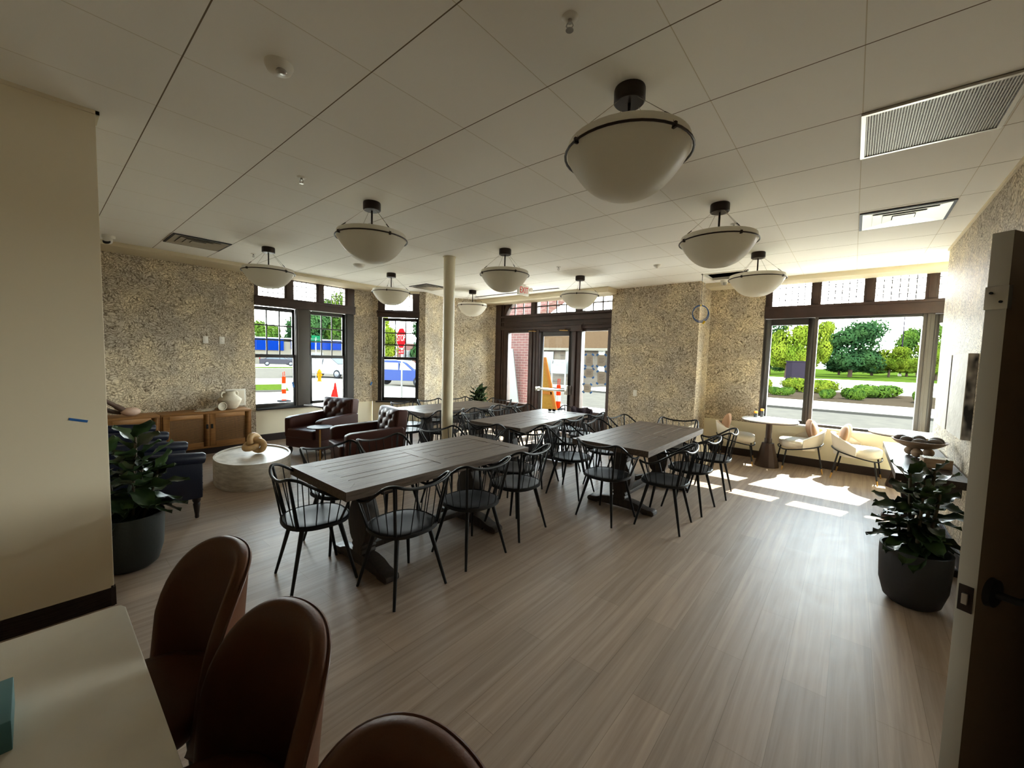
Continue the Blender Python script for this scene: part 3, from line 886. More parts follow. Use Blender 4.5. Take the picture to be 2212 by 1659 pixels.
def diffuser(name, label, x0, x1, y0, y1):
    t = thing(name, label, 'air vent', ((x0+x1)/2, (y0+y1)/2, CZ), 0, 'square ceiling diffusers')
    hx, hy = (x1-x0)/2, (y1-y0)/2
    f = MB()
    for a in ((-hx, hx, -hy, -hy+0.02), (-hx, hx, hy-0.02, hy), (-hx, -hx+0.02, -hy+0.02, hy-0.02), (hx-0.02, hx, -hy+0.02, hy-0.02)):
        f.box(a[0], a[1], a[2], a[3], -0.012, -0.001)
    f.build('frame', M['lead'], t)
    for i, (s0, s1) in enumerate(((0.93, 0.70), (0.70, 0.47), (0.47, 0.26))):
        lip = MB()
        for (ax, ay, bx, by) in ((-1, -1, 1, -1), (1, -1, 1, 1), (1, 1, -1, 1), (-1, 1, -1, -1)):
            q = [(ax*hx*s0, ay*hy*s0, -0.014), (bx*hx*s0, by*hy*s0, -0.014), (bx*hx*s1, by*hy*s1, -0.006), (ax*hx*s1, ay*hy*s1, -0.006)]
            lip.faces(q+[(p[0]*0.99, p[1]*0.99, p[2]+0.003) for p in q], [(0, 1, 2, 3), (7, 6, 5, 4), (0, 4, 5, 1), (3, 2, 6, 7)])
        lip.build('louvre', M['steel'], t)
    MB().box(-hx*0.24, hx*0.24, -hy*0.24, hy*0.24, -0.012, -0.008).build('centre_plate', M['steel'], t)
    MB().box(-hx*0.95, hx*0.95, -hy*0.95, hy*0.95, -0.003, -0.001).build('backing', M['dark'], t)
    return t


diffuser('ceiling_diffuser', 'stepped metal ceiling diffuser near the security camera at the left wall', -6.80, -6.22, 1.12, 1.71)
diffuser('ceiling_diffuser', 'stepped metal ceiling diffuser just left of the white column', -6.88, -6.32, 4.90, 5.47)
diffuser('ceiling_diffuser', 'shiny stepped ceiling diffuser in front of the wide front window', -0.04, 0.56, 4.82, 5.39)

t = thing('return_air_grille', 'large perforated return air grille, nearest vent in the ceiling at upper right', 'air vent', (0.25, 3.24, CZ))
f = MB()
for a in ((-0.30, 0.30, -0.30, -0.28), (-0.30, 0.30, 0.28, 0.30), (-0.30, -0.28, -0.28, 0.28), (0.28, 0.30, -0.28, 0.28)):
    f.box(*a, -0.014, -0.001)
f.build('frame', M['steel'], t)
b = MB()
for i in range(48):
    x = -0.278+i*0.0116
    b.box(x, x+0.005, -0.28, 0.28, -0.010, -0.004)
for i in range(40):
    y = -0.278+i*0.0139
    b.box(-0.28, 0.28, y, y+0.004, -0.009, -0.005)
b.build('perforated_panel', M['grille'], t)
MB().box(-0.28, 0.28, -0.28, 0.28, -0.003, -0.001).build('backing', M['grille'], t)

tag(MB().box(-6.75, -4.45, 6.60, 6.645, CZ-0.006, CZ-0.0005).build('slot_diffuser', M['dark']),
    'long narrow dark slot diffuser in the ceiling before the entry', 'air vent')


def sprinkler(x, y, label):
    t = thing('fire_sprinkler', label, 'sprinkler', (x, y, CZ), 0.5, 'ceiling sprinklers')
    MB().lathe([(0.0, 0.0), (0.034, 0.0), (0.030, -0.006), (0.014, -0.009), (0.0, -0.009)], 20).build('escutcheon', M['white'], t, smooth=50)
    b = MB().tube([(0, 0, -0.005), (0, 0, -0.022)], 0.009, 8)
    for sx_ in (-1, 1):
        b.tube([(0.008*sx_, 0, -0.02), (0.014*sx_, 0, -0.032), (0.004*sx_, 0, -0.047)], 0.0025, 6)
    b.build('sprinkler_body', M['steel'], t, smooth=50)
    MB().lathe([(0.0, -0.046), (0.016, -0.048), (0.016, -0.050), (0.0, -0.050)], 14).build('deflector', M['steel'], t)


sprinkler(-0.953, 1.434, 'sprinkler head nearest the viewer, at the top centre of the ceiling')
sprinkler(-3.39, 1.406, 'sprinkler head between the white dome sensor and the second pendant')
sprinkler(-6.56, 2.06, 'sprinkler head beside the pendant at the left wall')
sprinkler(-3.45, 5.11, 'sprinkler head in front of the entry transom pendant')
sprinkler(-0.98, 4.485, 'sprinkler head above the second pendant of the right row')

t = thing('occupancy_sensor', 'white oval ceiling sensor with a round lens, upper left of the ceiling', 'sensor', (-2.18, 0.805, CZ), 0.6)
MB().lathe([(0.0, 0), (0.062, 0), (0.062, -0.008), (0.052, -0.03), (0.03, -0.042), (0, -0.045)], 32).build('housing', M['white'], t, smooth=50)
MB().lathe([(0.0, -0.038), (0.022, -0.036), (0.024, -0.043), (0.018, -0.05), (0.0, -0.05)], 20, (0.02, -0.012, 0)).build('lens', M['steel'], t, smooth=50)
t = thing('smoke_detector', 'low white dome detector on the ceiling between two left pendants', 'detector', (-5.92, 3.30, CZ))
MB().lathe([(0.0, 0), (0.085, 0), (0.085, -0.012), (0.07, -0.035), (0.04, -0.048), (0, -0.05)], 32).build('dome', M['white'], t, smooth=50)
MB().lathe([(0.0, 0), (0.09, 0), (0.09, -0.006), (0, -0.006)], 32).build('base_ring', M['white'], t, smooth=50)
t = thing('motion_sensor', 'small white cone sensor alone on the ceiling right of the exit sign', 'sensor', (-2.22, 5.78, CZ))
MB().lathe([(0.0, 0), (0.055, 0), (0.05, -0.012), (0.025, -0.04), (0, -0.045)], 24).build('housing', M['white'], t, smooth=50)
MB().ell((0.008, -0.012, -0.036), (0.018, 0.018, 0.016)).build('lens', M['white'], t, smooth=60)
t = thing('motion_sensor', 'white tilted sensor under the dark missing ceiling tile', 'sensor', (-1.72, 7.44, CZ))
MB().lathe([(0.0, 0), (0.06, 0), (0.055, -0.03), (0.04, -0.07), (0.0, -0.085)], 24).build('housing', M['white'], t, smooth=50)
MB().obox((0.02, -0.04, -0.06), (0.05, 0.03, 0.05), 0.5).build('lens', M['steel'], t, bevel=0.006)

t = thing('security_camera', 'white turret security camera with black eye at the left end of the ceiling', 'camera', (-7.10, 0.655, CZ), 0.4)
MB().lathe([(0.0, 0), (0.062, 0), (0.062, -0.03), (0.05, -0.04), (0, -0.04)], 28).build('mount', M['white'], t, smooth=45)
rot = Matrix.Rotation(1.0, 3, 'X')
MB().ell((0.02, -0.02, -0.062), (0.048, 0.048, 0.048), 20, 12).build('ball', M['white'], t, smooth=60)
MB().lathe([(0, 0), (0.036, 0), (0.036, 0.012), (0, 0.012)], 20).xf(Matrix.Translation((0.042, -0.042, -0.088)) @ Matrix.Rotation(0.9, 4, (1, 1, 0))).build('lens', M['dark'], t, smooth=50)

t = thing('exit_sign', 'white exit sign with red EXIT letters hanging before the entry', 'sign', (-4.81, 5.97, CZ), 0)
MB().box(-0.02, 0.02, -0.155, 0.155, -0.20, -0.02).build('sign_body', M['white'], t, bevel=0.004)
MB().box(-0.012, 0.012, -0.05, 0.05, -0.02, 0.0).build('sign_mount', M['white'], t)
lettering('EXIT', 0.165, t, Matrix.Translation((0.022, 0, -0.112)) @ Matrix.Rotation(PI/2, 4, 'Z') @ Matrix.Rotation(PI/2, 4, 'X'), M['red'], 0.0015, 0.75)
for s_ in (-1, 1):
    MB().lathe([(0, -0.02), (0.03, -0.02), (0.042, 0.03), (0.04, 0.036), (0, 0.036)], 16, (0.01, 0.20*s_, -0.075), axis='X').build('lamp_head', M['white'], t, smooth=45)
    MB().tube([(0, 0.15*s_, -0.075), (0, 0.19*s_, -0.075)], 0.012, 8).build('lamp_arm', M['white'], t)

t = thing('round_column', 'slim round cream column from floor to ceiling in mid room', 'column', (-4.36, 3.77, 0))
MB().tube([(0, 0, 0.0), (0, 0, CZ)], 0.079, 32).build('shaft', M['column'], t, smooth=50)
MB().lathe([(0, 0), (0.105, 0), (0.105, 0.02), (0.092, 0.035), (0.08, 0.04), (0, 0.04)], 32).build('base_ring', M['column'], t, smooth=40)
MB().lathe([(0, CZ-0.012), (0.09, CZ-0.012), (0.09, CZ), (0, CZ)], 32).build('top_ring', M['column'], t, smooth=40)

# ================================================================== WALL THINGS
def plate(x, y, z, rz, label, blank=False):
    t = thing('wall_plate', label, 'switch plate', (x, y, z), rz, 'white wall plates')
    MB().box(-0.036, 0.036, -0.007, 0.0, -0.058, 0.058).build('cover', M['white'], t, bevel=0.002)
    if blank:
        MB().box(-0.012, 0.012, -0.011, -0.006, -0.02, 0.02).build('switch', M['white'], t, bevel=0.002)
    else:
        for dz in (-0.02, 0.02):
            MB().box(-0.016, 0.016, -0.009, -0.006, dz-0.014, dz+0.014).build('socket_face', M['white'], t, bevel=0.003)


plate(-7.958, 1.80, 1.77, PI/2, 'left of two white wall plates high on the long wallpapered wall', True)
plate(-7.958, 2.02, 1.77, PI/2, 'right of two white wall plates high on the long wallpapered wall')
plate(-3.105, 7.298, 1.005, 0, 'single white wall plate on the wallpapered pier right of the entry', True)

t = thing('cable_coil', 'coil of blue data cable tied with yellow hanging from the missing ceiling tile', 'cable', (-1.862, 6.71, CZ))
for k, (r_, dx, dz) in enumerate(((0.125, 0, -0.61), (0.131, 0.004, -0.615), (0.12, -0.003, -0.60), (0.128, 0.006, -0.62))):
    MB().tube([((r_*math.cos(a)+dx)*0.76, (r_*math.cos(a)+dx)*0.64, dz+r_*math.sin(a)) for a in [2*PI*i/40+k for i in range(40)]], 0.0045, 6, closed=True).build('cable_loop', M['bluecord'], t, smooth=60)
MB().tube([(0.0, 0.0, 0.1), (0.0, 0.0, -0.49)], 0.0035, 6).build('hanging_cable', M['dark'], t)
MB().ell((0, 0, -0.485), (0.014, 0.014, 0.012)).build('cable_tie', M['yellow'], t)
MB().obox((0.045, 0.038, -0.745), (0.03, 0.02, 0.05), Matrix.Rotation(0.6, 3, 'Y')).build('cable_tag', M['yellow'], t, bevel=0.004)

tag(MB().obox((-3.4545, 0.162, 1.182), (0.0015, 0.078, 0.014), Matrix.Rotation(-0.28, 3, 'X')).build('tape_strip', M['tape']),
    'strip of blue painter tape on the near beige partition wall', 'tape')
tag(MB().obox((-7.957, 3.12, 1.0), (0.0015, 0.03, 0.10), Matrix.Rotation(0.2, 3, 'X')).build('tape_strip', M['tape']),
    'strip of blue painter tape on the grey mullion between paired windows', 'tape')
tag(MB().obox((-7.943, 4.71, 0.97), (0.0015, 0.035, 0.08), Matrix.Rotation(-0.5, 3, 'X')).build('tape_strip', M['tape']),
    'scrap of blue painter tape on wallpaper between paired and single windows', 'tape')

# art panels on the right wall
for y0, y1, lb in ((4.86, 5.52, 'nearer of two pale canvas panels on the right wall, black swirl edge'),
                   (5.58, 6.24, 'farther of two pale canvas panels on the right wall, next to window')):
    t = thing('canvas_panel', lb, 'wall art', (0.758, (y0+y1)/2, 1.04), 0, 'canvas panels on the right wall')
    h = (y1-y0)/2
    MB().box(-0.055, -0.05, -h+0.001, h-0.001, 0.001, 0.704).build('canvas_front', M['canvas_f'], t)
    MB().box(-0.05, 0.0, -h, h, 0, 0.705).build('canvas_edge', M['canvas_e'], t)

# ================================================================== DINING TABLES AND SPINDLE CHAIRS
def table_top(L, W, z0, z1, frame=0.13, planks=6):
    b = MB()
    g = 0.0011
    hl, hw = L/2, W/2
    # mitred border
    for pts in ([(-hw, -hl), (hw, -hl), (hw-frame, -hl+frame), (-hw+frame, -hl+frame)], [(-hw, hl), (hw, hl), (hw-frame, hl-frame), (-hw+frame, hl-frame)],
                [(-hw, -hl), (-hw, hl), (-hw+frame, hl-frame), (-hw+frame, -hl+frame)], [(hw, -hl), (hw, hl), (hw-frame, hl-frame), (hw-frame, -hl+frame)]):
        cx_ = sum(p[0] for p in pts)/4; cy_ = sum(p[1] for p in pts)/4
        pts = [(p[0]+(g if p[0] < cx_ else -g)*0.7, p[1]+(g if p[1] < cy_ else -g)*0.7) for p in pts]
        b.prism(pts, z0, z1)
    iw, il = hw-frame, hl-frame
    for half in ((-il, -0.055), (0.055, il)):
        for i in range(planks):
            x0 = -iw+2*iw*i/planks
            x1 = -iw+2*iw*(i+1)/planks
            b.box(x0+g, x1-g, half[0]+g, half[1]-g, z0, z1-0.001-0.0012*((i*7) % 3))
    b.box(-iw+g, iw-g, -0.055+g, 0.055-g, z0, z1-0.001)
    b.box(-hw+0.02, hw-0.02, -hl+0.02, hl-0.02, z0+0.004, z1-0.0045)
    return b


def make_trestle(L=1.85, W=0.85, H=0.75, mat_top='table', ped=0.56, name='trestle_table'):
    t = thing(name, '', 'table')
    table_top(L, W, H-0.062, H).build('tabletop', M[mat_top], t)
    prof = [(0.055, 0.10), (0.075, 0.12), (0.06, 0.145), (0.08, 0.16), (0.065, 0.185), (0.085, 0.20), (0.105, 0.23), (0.125, 0.30), (0.128, 0.36), (0.11, 0.43),
            (0.085, 0.48), (0.065, 0.52), (0.085, 0.535), (0.065, 0.555), (0.088, 0.57), (0.068, 0.59), (0.09, 0.605), (0.10, 0.63)]
    k = min(1.0, W/0.85)
    for s_ in (-1, 1):
        y = ped*s_
        pl = [(x*k, z) for x, z in prof]
        MB().prism(pl+[(-x, z) for x, z in pl[::-1]], y-0.06, y+0.06, 'XZ').build('pedestal', M['tableleg'], t, bevel=0.008)
        MB().box(-0.33*k, 0.33*k, y-0.05, y+0.05, 0.63, H-0.062).build('top_cleat', M['tableleg'], t, bevel=0.01)
        ft = [(0, 0.11), (0.12, 0.108), (0.20, 0.095), (0.27, 0.065), (0.32, 0.058), (0.36, 0.06), (0.385, 0.045), (0.39, 0.02), (0.375, 0.0), (0.27, 0.0), (0.25, 0.014), (0, 0.02)]
        ft = [(x*k, z) for x, z in ft]
        MB().prism(ft+[(-x, z) for x, z in ft[::-1][:-1]], y-0.055, y+0.055, 'XZ').build('trestle_foot', M['tableleg'], t, bevel=0.008)
    MB().box(-0.05*k, 0.05*k, -ped+0.06, ped-0.06, 0.12, 0.165).build('stretcher', M['tableleg'], t, bevel=0.005)
    return t


def make_chair():
    t = thing('spindle_chair', '', 'chair')
    def rim(a, s_=1.0):
        x = 0.225*math.copysign(abs(math.cos(a))**0.82, math.cos(a))
        y = 0.215*math.copysign(abs(math.sin(a))**0.82, math.sin(a))
        return (x*s_, y*s_+0.0)
    A = [2*PI*k/40 for k in range(40)]
    MB().rings([[(*rim(a, 0.95), 0.428) for a in A], [(*rim(a, 0.97), 0.452) for a in A], [(*rim(a, 0.90), 0.456) for a in A], [(*rim(a, 0.55), 0.446) for a in A]]).build('seat', M['blackseat'], t, smooth=40)
    MB().rings([[(*rim(a, 0.96), 0.424) for a in A], [(*rim(a, 1.02), 0.43) for a in A], [(*rim(a, 1.02), 0.452) for a in A], [(*rim(a, 0.975), 0.458) for a in A], [(*rim(a, 0.96), 0.450) for a in A]], closed=True).build('seat_rim', M['blackmetal'], t, smooth=50)
    for sx_ in (-1, 1):
        for sy_ in (-1, 1):
            MB().tube([(0.13*sx_, 0.12*sy_, 0.43), (0.215*sx_, 0.215*sy_, 0.0)], [0.0165, 0.0095], 10).build('leg', M['blackmetal'], t, smooth=50)
    half = [(0.0, -0.262, 0.765), (0.08, -0.26, 0.768), (0.16, -0.25, 0.782), (0.222, -0.225, 0.802), (0.252, -0.165, 0.785), (0.262, -0.08, 0.728), (0.265, 0.0, 0.675), (0.266, 0.07, 0.648), (0.264, 0.13, 0.648), (0.256, 0.175, 0.662)]
    path = [(-x, y, z) for x, y, z in half[:0:-1]]+half
    sp = spline(path, 6)
    MB().tube(sp, 0.0105, 8).build('back_rail', M['blackmetal'], t, smooth=60)
    for sx_ in (-1, 1):
        MB().tube([(0.256*sx_, 0.175, 0.662), (0.247*sx_, 0.172, 0.642), (0.21*sx_, 0.10, 0.452)], 0.0085, 8).build('arm_post', M['blackmetal'], t, smooth=60)
        MB().tube([(0.226*sx_, -0.222, 0.80), (0.172*sx_, -0.165, 0.452)], 0.009, 8).build('back_post', M['blackmetal'], t, smooth=60)
    n = 17
    for k in range(n):
        f = (k+0.5)/n
        p = sp[int(round(f*(len(sp)-1)))]
        a = math.atan2(p.y*0.9-0.01, p.x)
        q = rim(a, 0.985)
        MB().tube([(q[0], q[1], 0.452), (p.x, p.y, p.z)], 0.0038, 5).build('spindle', M['blackmetal'], t, smooth=60)
    return t


TABLES = [((-2.785, 2.155), 0.0, 'nearest', 'nearest long grey-brown trestle dining table, left of the open floor'),
          ((-1.87, 4.70), 0.0, 'right', 'grey-brown trestle dining table in front of the wallpapered pier, sunlit far corner'),
          ((-3.55, 4.73), 0.06, 'middle', 'grey-brown trestle dining table in front of the entry door'),
          ((-5.25, 4.66), 0.0, 'far', 'far grey-brown trestle dining table crossed by the white column')]
TN = {'nearest': 'the nearest table', 'right': 'the table before the pier',
      'middle': 'the table before the entry', 'far': 'the far table behind the column'}
tab0 = chair0 = None
CH = 'black spindle chair'
for (tx, ty), rz, key, lb in TABLES:
    if tab0 is None:
        tab0 = make_trestle(); tb = tab0
        tb.location = (tx, ty, 0); tb['label'] = lb; tb['group'] = 'trestle dining tables'
    else:
        tb = dup(tab0, (tx, ty, 0), rz, lb, 'trestle dining tables')
    spots = []
    for i, v in enumerate((-0.53, 0.08, 0.70)):
        w_ = ('nearest', 'middle', 'farthest')[i]
        spots.append((0.455, v, PI/2, f'{CH}, {w_} of three on the right of {TN[key]}'))
        spots.append((-0.475, v, -PI/2, f'{CH}, {w_} of three on the left of {TN[key]}'))
    spots.append((-0.03, -0.94, 0.0, f'{CH} at the near end of {TN[key]}'))
    spots.append((0.05, 1.02, PI, f'{CH} at the far end of {TN[key]}'))
    for j, (u, v, a, cl) in enumerate(spots):
        if key == 'nearest':
            dx, dy, da = [(0, 0, 0.02), (-.05, .05, 0.05), (0.0, 0.04, -0.06), (-.06, -.05, 0.03), (-.03, .04, 0.05), (-.05, 0.05, -.04), (-0.07, 0.06, -0.14), (.02, 0.10, 0.08)][j]
        elif key == 'right':
            dx, dy, da = [(0.06, -0.16, 0.05), (-.18, -0.02, 0.1), (0.10, -0.10, -.05), (-.04, 0, .1), (.14, .0, .08), (-.05, .08, -.1), (0.03, 0.02, -0.12), (0.0, 0.02, 0.2)][j]
        else:
            dx, dy, da = rnd.uniform(-.04, .05), rnd.uniform(-.05, .05), rnd.uniform(-.12, .12)
        R2 = Matrix.Rotation(rz, 2)
        p = R2 @ Vector((u+dx, v+dy))
        loc = (tx+p.x, ty+p.y, 0)
        if chair0 is None:
            chair0 = make_chair()
            chair0.location = loc; chair0.rotation_euler = (0, 0, rz+a+da); chair0['label'] = cl
            chair0['group'] = 'spindle chairs at the dining tables'
        else:
            dup(chair0, loc, rz+a+da, cl, 'spindle chairs at the dining tables')

t = thing('knit_jacket', 'dark knit jacket draped over a far chair back before the entry', 'jacket', (-3.42, 5.88, 0.0), 0.06)
b = MB()
b.grid(lambda u, v: Vector(((u-0.5)*0.36+0.012*math.sin(9*v+3*u), 0.015*math.sin(14*u)+(0.045 if v < 0.5 else -0.035)*min(1, abs(v-0.5)*9), 0.81-abs(v-0.5)*0.36+0.012*math.sin(11*u))), 20, 20)
j = b.build('jacket_body', M['fabric_d'], t, smooth=80)
sm = j.modifiers.new('thickness', 'SOLIDIFY'); sm.thickness = 0.018
MB().tube(spline([(-0.16, 0.03, 0.78), (-0.19, 0.05, 0.68), (-0.17, 0.06, 0.58)], 5), [0.03]*5+[0.034]*5+[0.028], 10).build('sleeve', M['fabric_d'], t, smooth=70)

t = thing('sunglasses', 'small dark sunglasses left on the table before the entry', 'glasses', (-3.72, 5.45, 0.75), 0.5)
for s_ in (-1, 1):
    MB().ell((0.033*s_, 0, 0.022), (0.028, 0.006, 0.02)).build('lens', M['dark'], t, smooth=60)
    MB().tube([(0.06*s_, 0.0, 0.03), (0.065*s_, 0.07, 0.02), (0.05*s_, 0.1, 0.004)], 0.003, 6).build('temple', M['dark'], t)
MB().tube([(-0.012, 0, 0.028), (0.012, 0, 0.028)], 0.003, 6).build('bridge', M['dark'], t)

# ================================================================== CONSOLE AND ITS OBJECTS
t = thing('console_table', 'long dark console table against the right wall', 'table', (0.53, 5.40, 0), 0)
table_top(1.78, 0.425, 0.70, 0.76, 0.07, 3).build('tabletop', M['console'], t)
for y in (-0.80, -0.27, 0.45):
    MB().prism([(0.03, 0.08), (0.05, 0.2), (0.075, 0.34), (0.05, 0.5), (0.035, 0.55), (0.06, 0.62), (-0.06, 0.62), (-0.035, 0.55), (-0.05, 0.5), (-0.075, 0.34), (-0.05, 0.2), (-0.03, 0.08)], y-0.035, y+0.035, 'XZ').build('pedestal', M['turned'], t, bevel=0.006)
    MB().box(-0.17, 0.17, y-0.035, y+0.035, 0.62, 0.70).build('top_cleat', M['turned'], t, bevel=0.006)
    MB().prism([(-0.20, 0.0), (0.20, 0.0), (0.205, 0.03), (0.19, 0.055), (0.12, 0.06), (0.04, 0.09), (-0.04, 0.09), (-0.12, 0.06), (-0.19, 0.055), (-0.205, 0.03)], y-0.04, y+0.04, 'XZ').build('trestle_foot', M['turned'], t, bevel=0.008)

t = thing('footed_bowl', 'wide carved wooden bowl on ball feet, on the console', 'bowl', (0.535, 5.52, 0.76))
MB().lathe([(0, 0.075), (0.06, 0.078), (0.12, 0.095), (0.17, 0.125), (0.195, 0.15), (0.20, 0.158), (0.188, 0.158), (0.16, 0.138), (0.11, 0.11), (0.05, 0.095), (0, 0.093)], 32).build('bowl_body', M['bowlwood'], t, smooth=50)
for a in (0.3, 2.4, 4.5):
    MB().ell((0.075*math.cos(a), 0.075*math.sin(a), 0.042), (0.043, 0.043, 0.043)).build('ball_foot', M['bowlwood'], t, smooth=60)
st = None
STL = ['at the left rim', 'second from the left rim', 'at the front of the rim', 'in the middle of the heap', 'at the right front', 'at the right rim', 'at the back of the heap']
for k, (x, y, z, a) in enumerate(((-0.12, 0.06, 0.15, 0.3), (-0.09, -0.05, 0.152, 0.9), (-0.005, -0.11, 0.145, 0.2), (0.0, 0.0, 0.165, 1.1), (0.10, -0.06, 0.152, 2.2), (0.12, 0.05, 0.155, 0.5), (0.0, 0.11, 0.15, 1.9))):
    lb = 'smooth grey stone egg '+STL[k]+' of the footed bowl'
    if st is None:
        st = MB().ell((0, 0, 0), (0.062, 0.046, 0.04), 18, 12).build('stone_egg', M['stone'], smooth=60)
        tag(st, lb, 'stone', 'stone eggs in the bowl'); o = st
    else:
        o = st.copy(); COL.objects.link(o); o['label'] = lb
    o.location = (0.535+x, 5.52+y, 0.76+z); o.rotation_euler = (0.1, 0.05, a)

t = thing('lattice_box', 'small pale box with a perforated white lid on the console', 'box', (0.60, 5.02, 0.76), 0.12)
MB().box(-0.09, 0.09, -0.06, 0.06, 0, 0.078).build('box_body', M['bowlwood'], t, bevel=0.004)
b = MB()
for i in range(10):
    x = -0.088+i*0.0187
    b.box(x, x+0.009, -0.058, 0.058, 0.0785, 0.083)
for i in range(7):
    y = -0.058+i*0.0178
    b.box(-0.09, 0.09, y, y+0.009, 0.079, 0.0825)
b.build('lattice_lid', M['white'], t)

# ================================================================== BISTRO SET AT THE FRONT WINDOW
def bistro(x, y, label):
    t = thing('bistro_table', label, 'table', (x, y, 0), 0.3, 'round bistro tables')
    MB().lathe([(0, 0.722), (0.375, 0.722), (0.385, 0.73), (0.385, 0.738), (0.378, 0.745), (0, 0.745)], 48).build('tabletop', M['tabletop_w'], t, smooth=30)
    MB().lathe([(0, 0.712), (0.378, 0.712), (0.382, 0.721), (0, 0.721)], 48).build('edge_band', M['conebase'], t, smooth=30)
    MB().lathe([(0, 0.0), (0.17, 0.0), (0.17, 0.012), (0.085, 0.36), (0.085, 0.37), (0, 0.37)], 12).build('cone_base', M['conebase'], t, smooth=20)
    MB().tube([(0, 0, 0.37), (0, 0, 0.712)], 0.042, 20).build('post', M['conebase'], t, smooth=50)
    MB().lathe([(0, 0.37), (0.052, 0.37), (0.052, 0.44), (0.044, 0.45), (0, 0.45)], 20).build('collar', M['conebase'], t, smooth=40)
    return t


bistro(-0.955, 7.47, 'round white bistro table left, with two orange-capped bottles on it')
bistro(0.60, 7.49, 'round white bistro table in the corner behind the console')


def make_lounge_chair():
    t = thing('shell_chair', '', 'chair')
    MB().rings([[(0.235*math.copysign(abs(math.cos(a))**0.7, math.cos(a))*k, 0.23*math.copysign(abs(math.sin(a))**0.7, math.sin(a))*k+0.02, z) for a in [2*PI*i/32 for i in range(32)]]
                for k, z in ((0.86, 0.335), (1.0, 0.36), (1.02, 0.41), (0.99, 0.445), (0.85, 0.462), (0.4, 0.468))]).build('seat_cushion', M['cream_f'], t, smooth=60)

    def shell(u, v, off):
        a = (u-0.5)*2*1.55
        R_ = 0.255+off
        h = 0.33+v*(0.12+0.19*max(0, math.cos(a*0.95))**0.8)
        bulge = 0.05*v
        return Vector((math.sin(a)*(R_+bulge*0.3), -math.cos(a)*(R_+bulge)+0.0, h))
    b = MB()
    nu, nv = 24, 8
    rows = []
    for i in range(nu+1):
        u = i/nu
        rows.append([shell(u, j/nv, 0.03) for j in range(nv+1)]+[shell(u, j/nv, -0.012) for j in range(nv, -1, -1)])
    b.rings(rows)
    b.build('back_shell', M['cream_f'], t, smooth=60)
    for s_ in (-1, 1):
        MB().ell((0.098*s_, -0.185, 0.59), (0.15, 0.05, 0.185), 18, 12, Matrix.Rotation(0.32*s_, 3, 'Z') @ Matrix.Rotation(-0.2, 3, 'X') @ Matrix.Rotation(0.25*s_, 3, 'Y')).build('back_cushion', M['cushion'], t, smooth=60)
    ring = spline([(-0.255, 0.17, 0.32), (-0.29, -0.02, 0.355), (-0.24, -0.21, 0.40), (0, -0.31, 0.425), (0.24, -0.21, 0.40), (0.29, -0.02, 0.355), (0.255, 0.17, 0.32), (0.15, 0.245, 0.315), (-0.15, 0.245, 0.315)], 5, closed=True)
    MB().tube(ring, 0.009, 8, closed=True).build('frame_rail', M['blackmetal'], t, smooth=60)
    for sx_ in (-1, 1):
        for y0, y1, z in ((0.19, 0.24, 0.32), (-0.2, -0.27, 0.40)):
            top = Vector((0.24*sx_, y0, z)); bot = Vector((0.27*sx_, y1, 0.0)); m_ = bot.lerp(top, 0.2)
            lg = MB().tube([top, m_], 0.011, 10).build('leg', M['blackmetal'], t, smooth=50)
            MB().tube([m_, bot], [0.0112, 0.0085], 10).build('leg_tip', M['brass'], lg, smooth=50)
    return t


lc = make_lounge_chair()
for i, (x, y, a, lb) in enumerate(((-1.40, 7.53, -PI/2+0.15, 'cream shell chair left of the left bistro table'),
                                   (-0.58, 7.70, PI/2+0.25, 'cream shell chair right of the left bistro table, facing left'),
                                   (0.14, 7.62, -PI/2-0.1, 'cream shell chair beside the console, left of the corner bistro table'))):
    if i == 0:
        lc.location = (x, y, 0); lc.rotation_euler = (0, 0, a); lc['label'] = lb; lc['group'] = 'cream shell chairs'
    else:
        dup(lc, (x, y, 0), a, lb, 'cream shell chairs')

for i, (x, y, h, lb) in enumerate(((-1.17, 7.62, 0.095, 'shorter orange-capped bottle on the left bistro table'), (-1.10, 7.74, 0.13, 'taller orange-capped bottle on the left bistro table, nearer the window'))):
    t = thing('sauce_bottle', lb, 'bottle', (x, y, 0.745), 0, 'orange-capped bottles')
    MB().lathe([(0, 0), (0.026, 0), (0.028, 0.008), (0.028, h-0.045), (0.02, h-0.03), (0, h-0.03)], 20).build('bottle_body', M['bottle'], t, smooth=50)
    MB().lathe([(0, h-0.032), (0.027, h-0.032), (0.027, h), (0, h)], 20).build('cap', M['orange'], t, smooth=40)

tag(MB().prism([(-0.25, -0.01), (0.25, -0.01), (0.25, 0.01), (-0.25, 0.01)], 0, 0.64).xf(Matrix.Translation((-1.68, 7.03, 0.006)) @ Matrix.Rotation(PI/2, 4, 'Z') @ Matrix.Rotation(-0.5, 4, 'X')).build('leaning_board', M['card'], bevel=0.002),
    'blank pale board leaning against the side of the wallpapered pier', 'board')

# ================================================================== LOUNGE CORNER
def tufted(x0, x1, z0, z1, y, depth, nx, nz):
    """tufted front surface on plane y, facing -y... returns height function"""
    def f(u, v):
        x = x0+(x1-x0)*u; z = z0+(z1-z0)*v
        e = min(1.0, 6*u, 6*(1-u), 6*v, 6*(1-v))
        px, pz = u*nx, v*nz
        best = 9
        for i in range(nx+1):
            for j_ in range(nz+1):
                if (i+j_) % 2 == 0 and 0 < i < nx and 0 < j_ < nz:
                    best = min(best, math.hypot(px-i, (pz-j_)))
        dip = math.exp(-(best/0.28)**2)*0.03
        fold = 0.012*abs(math.sin(px*PI/2+pz*PI/2))*abs(math.sin(px*PI/2-pz*PI/2))
        return Vector((x, y+depth*e**0.5-dip+fold, z))
    return f


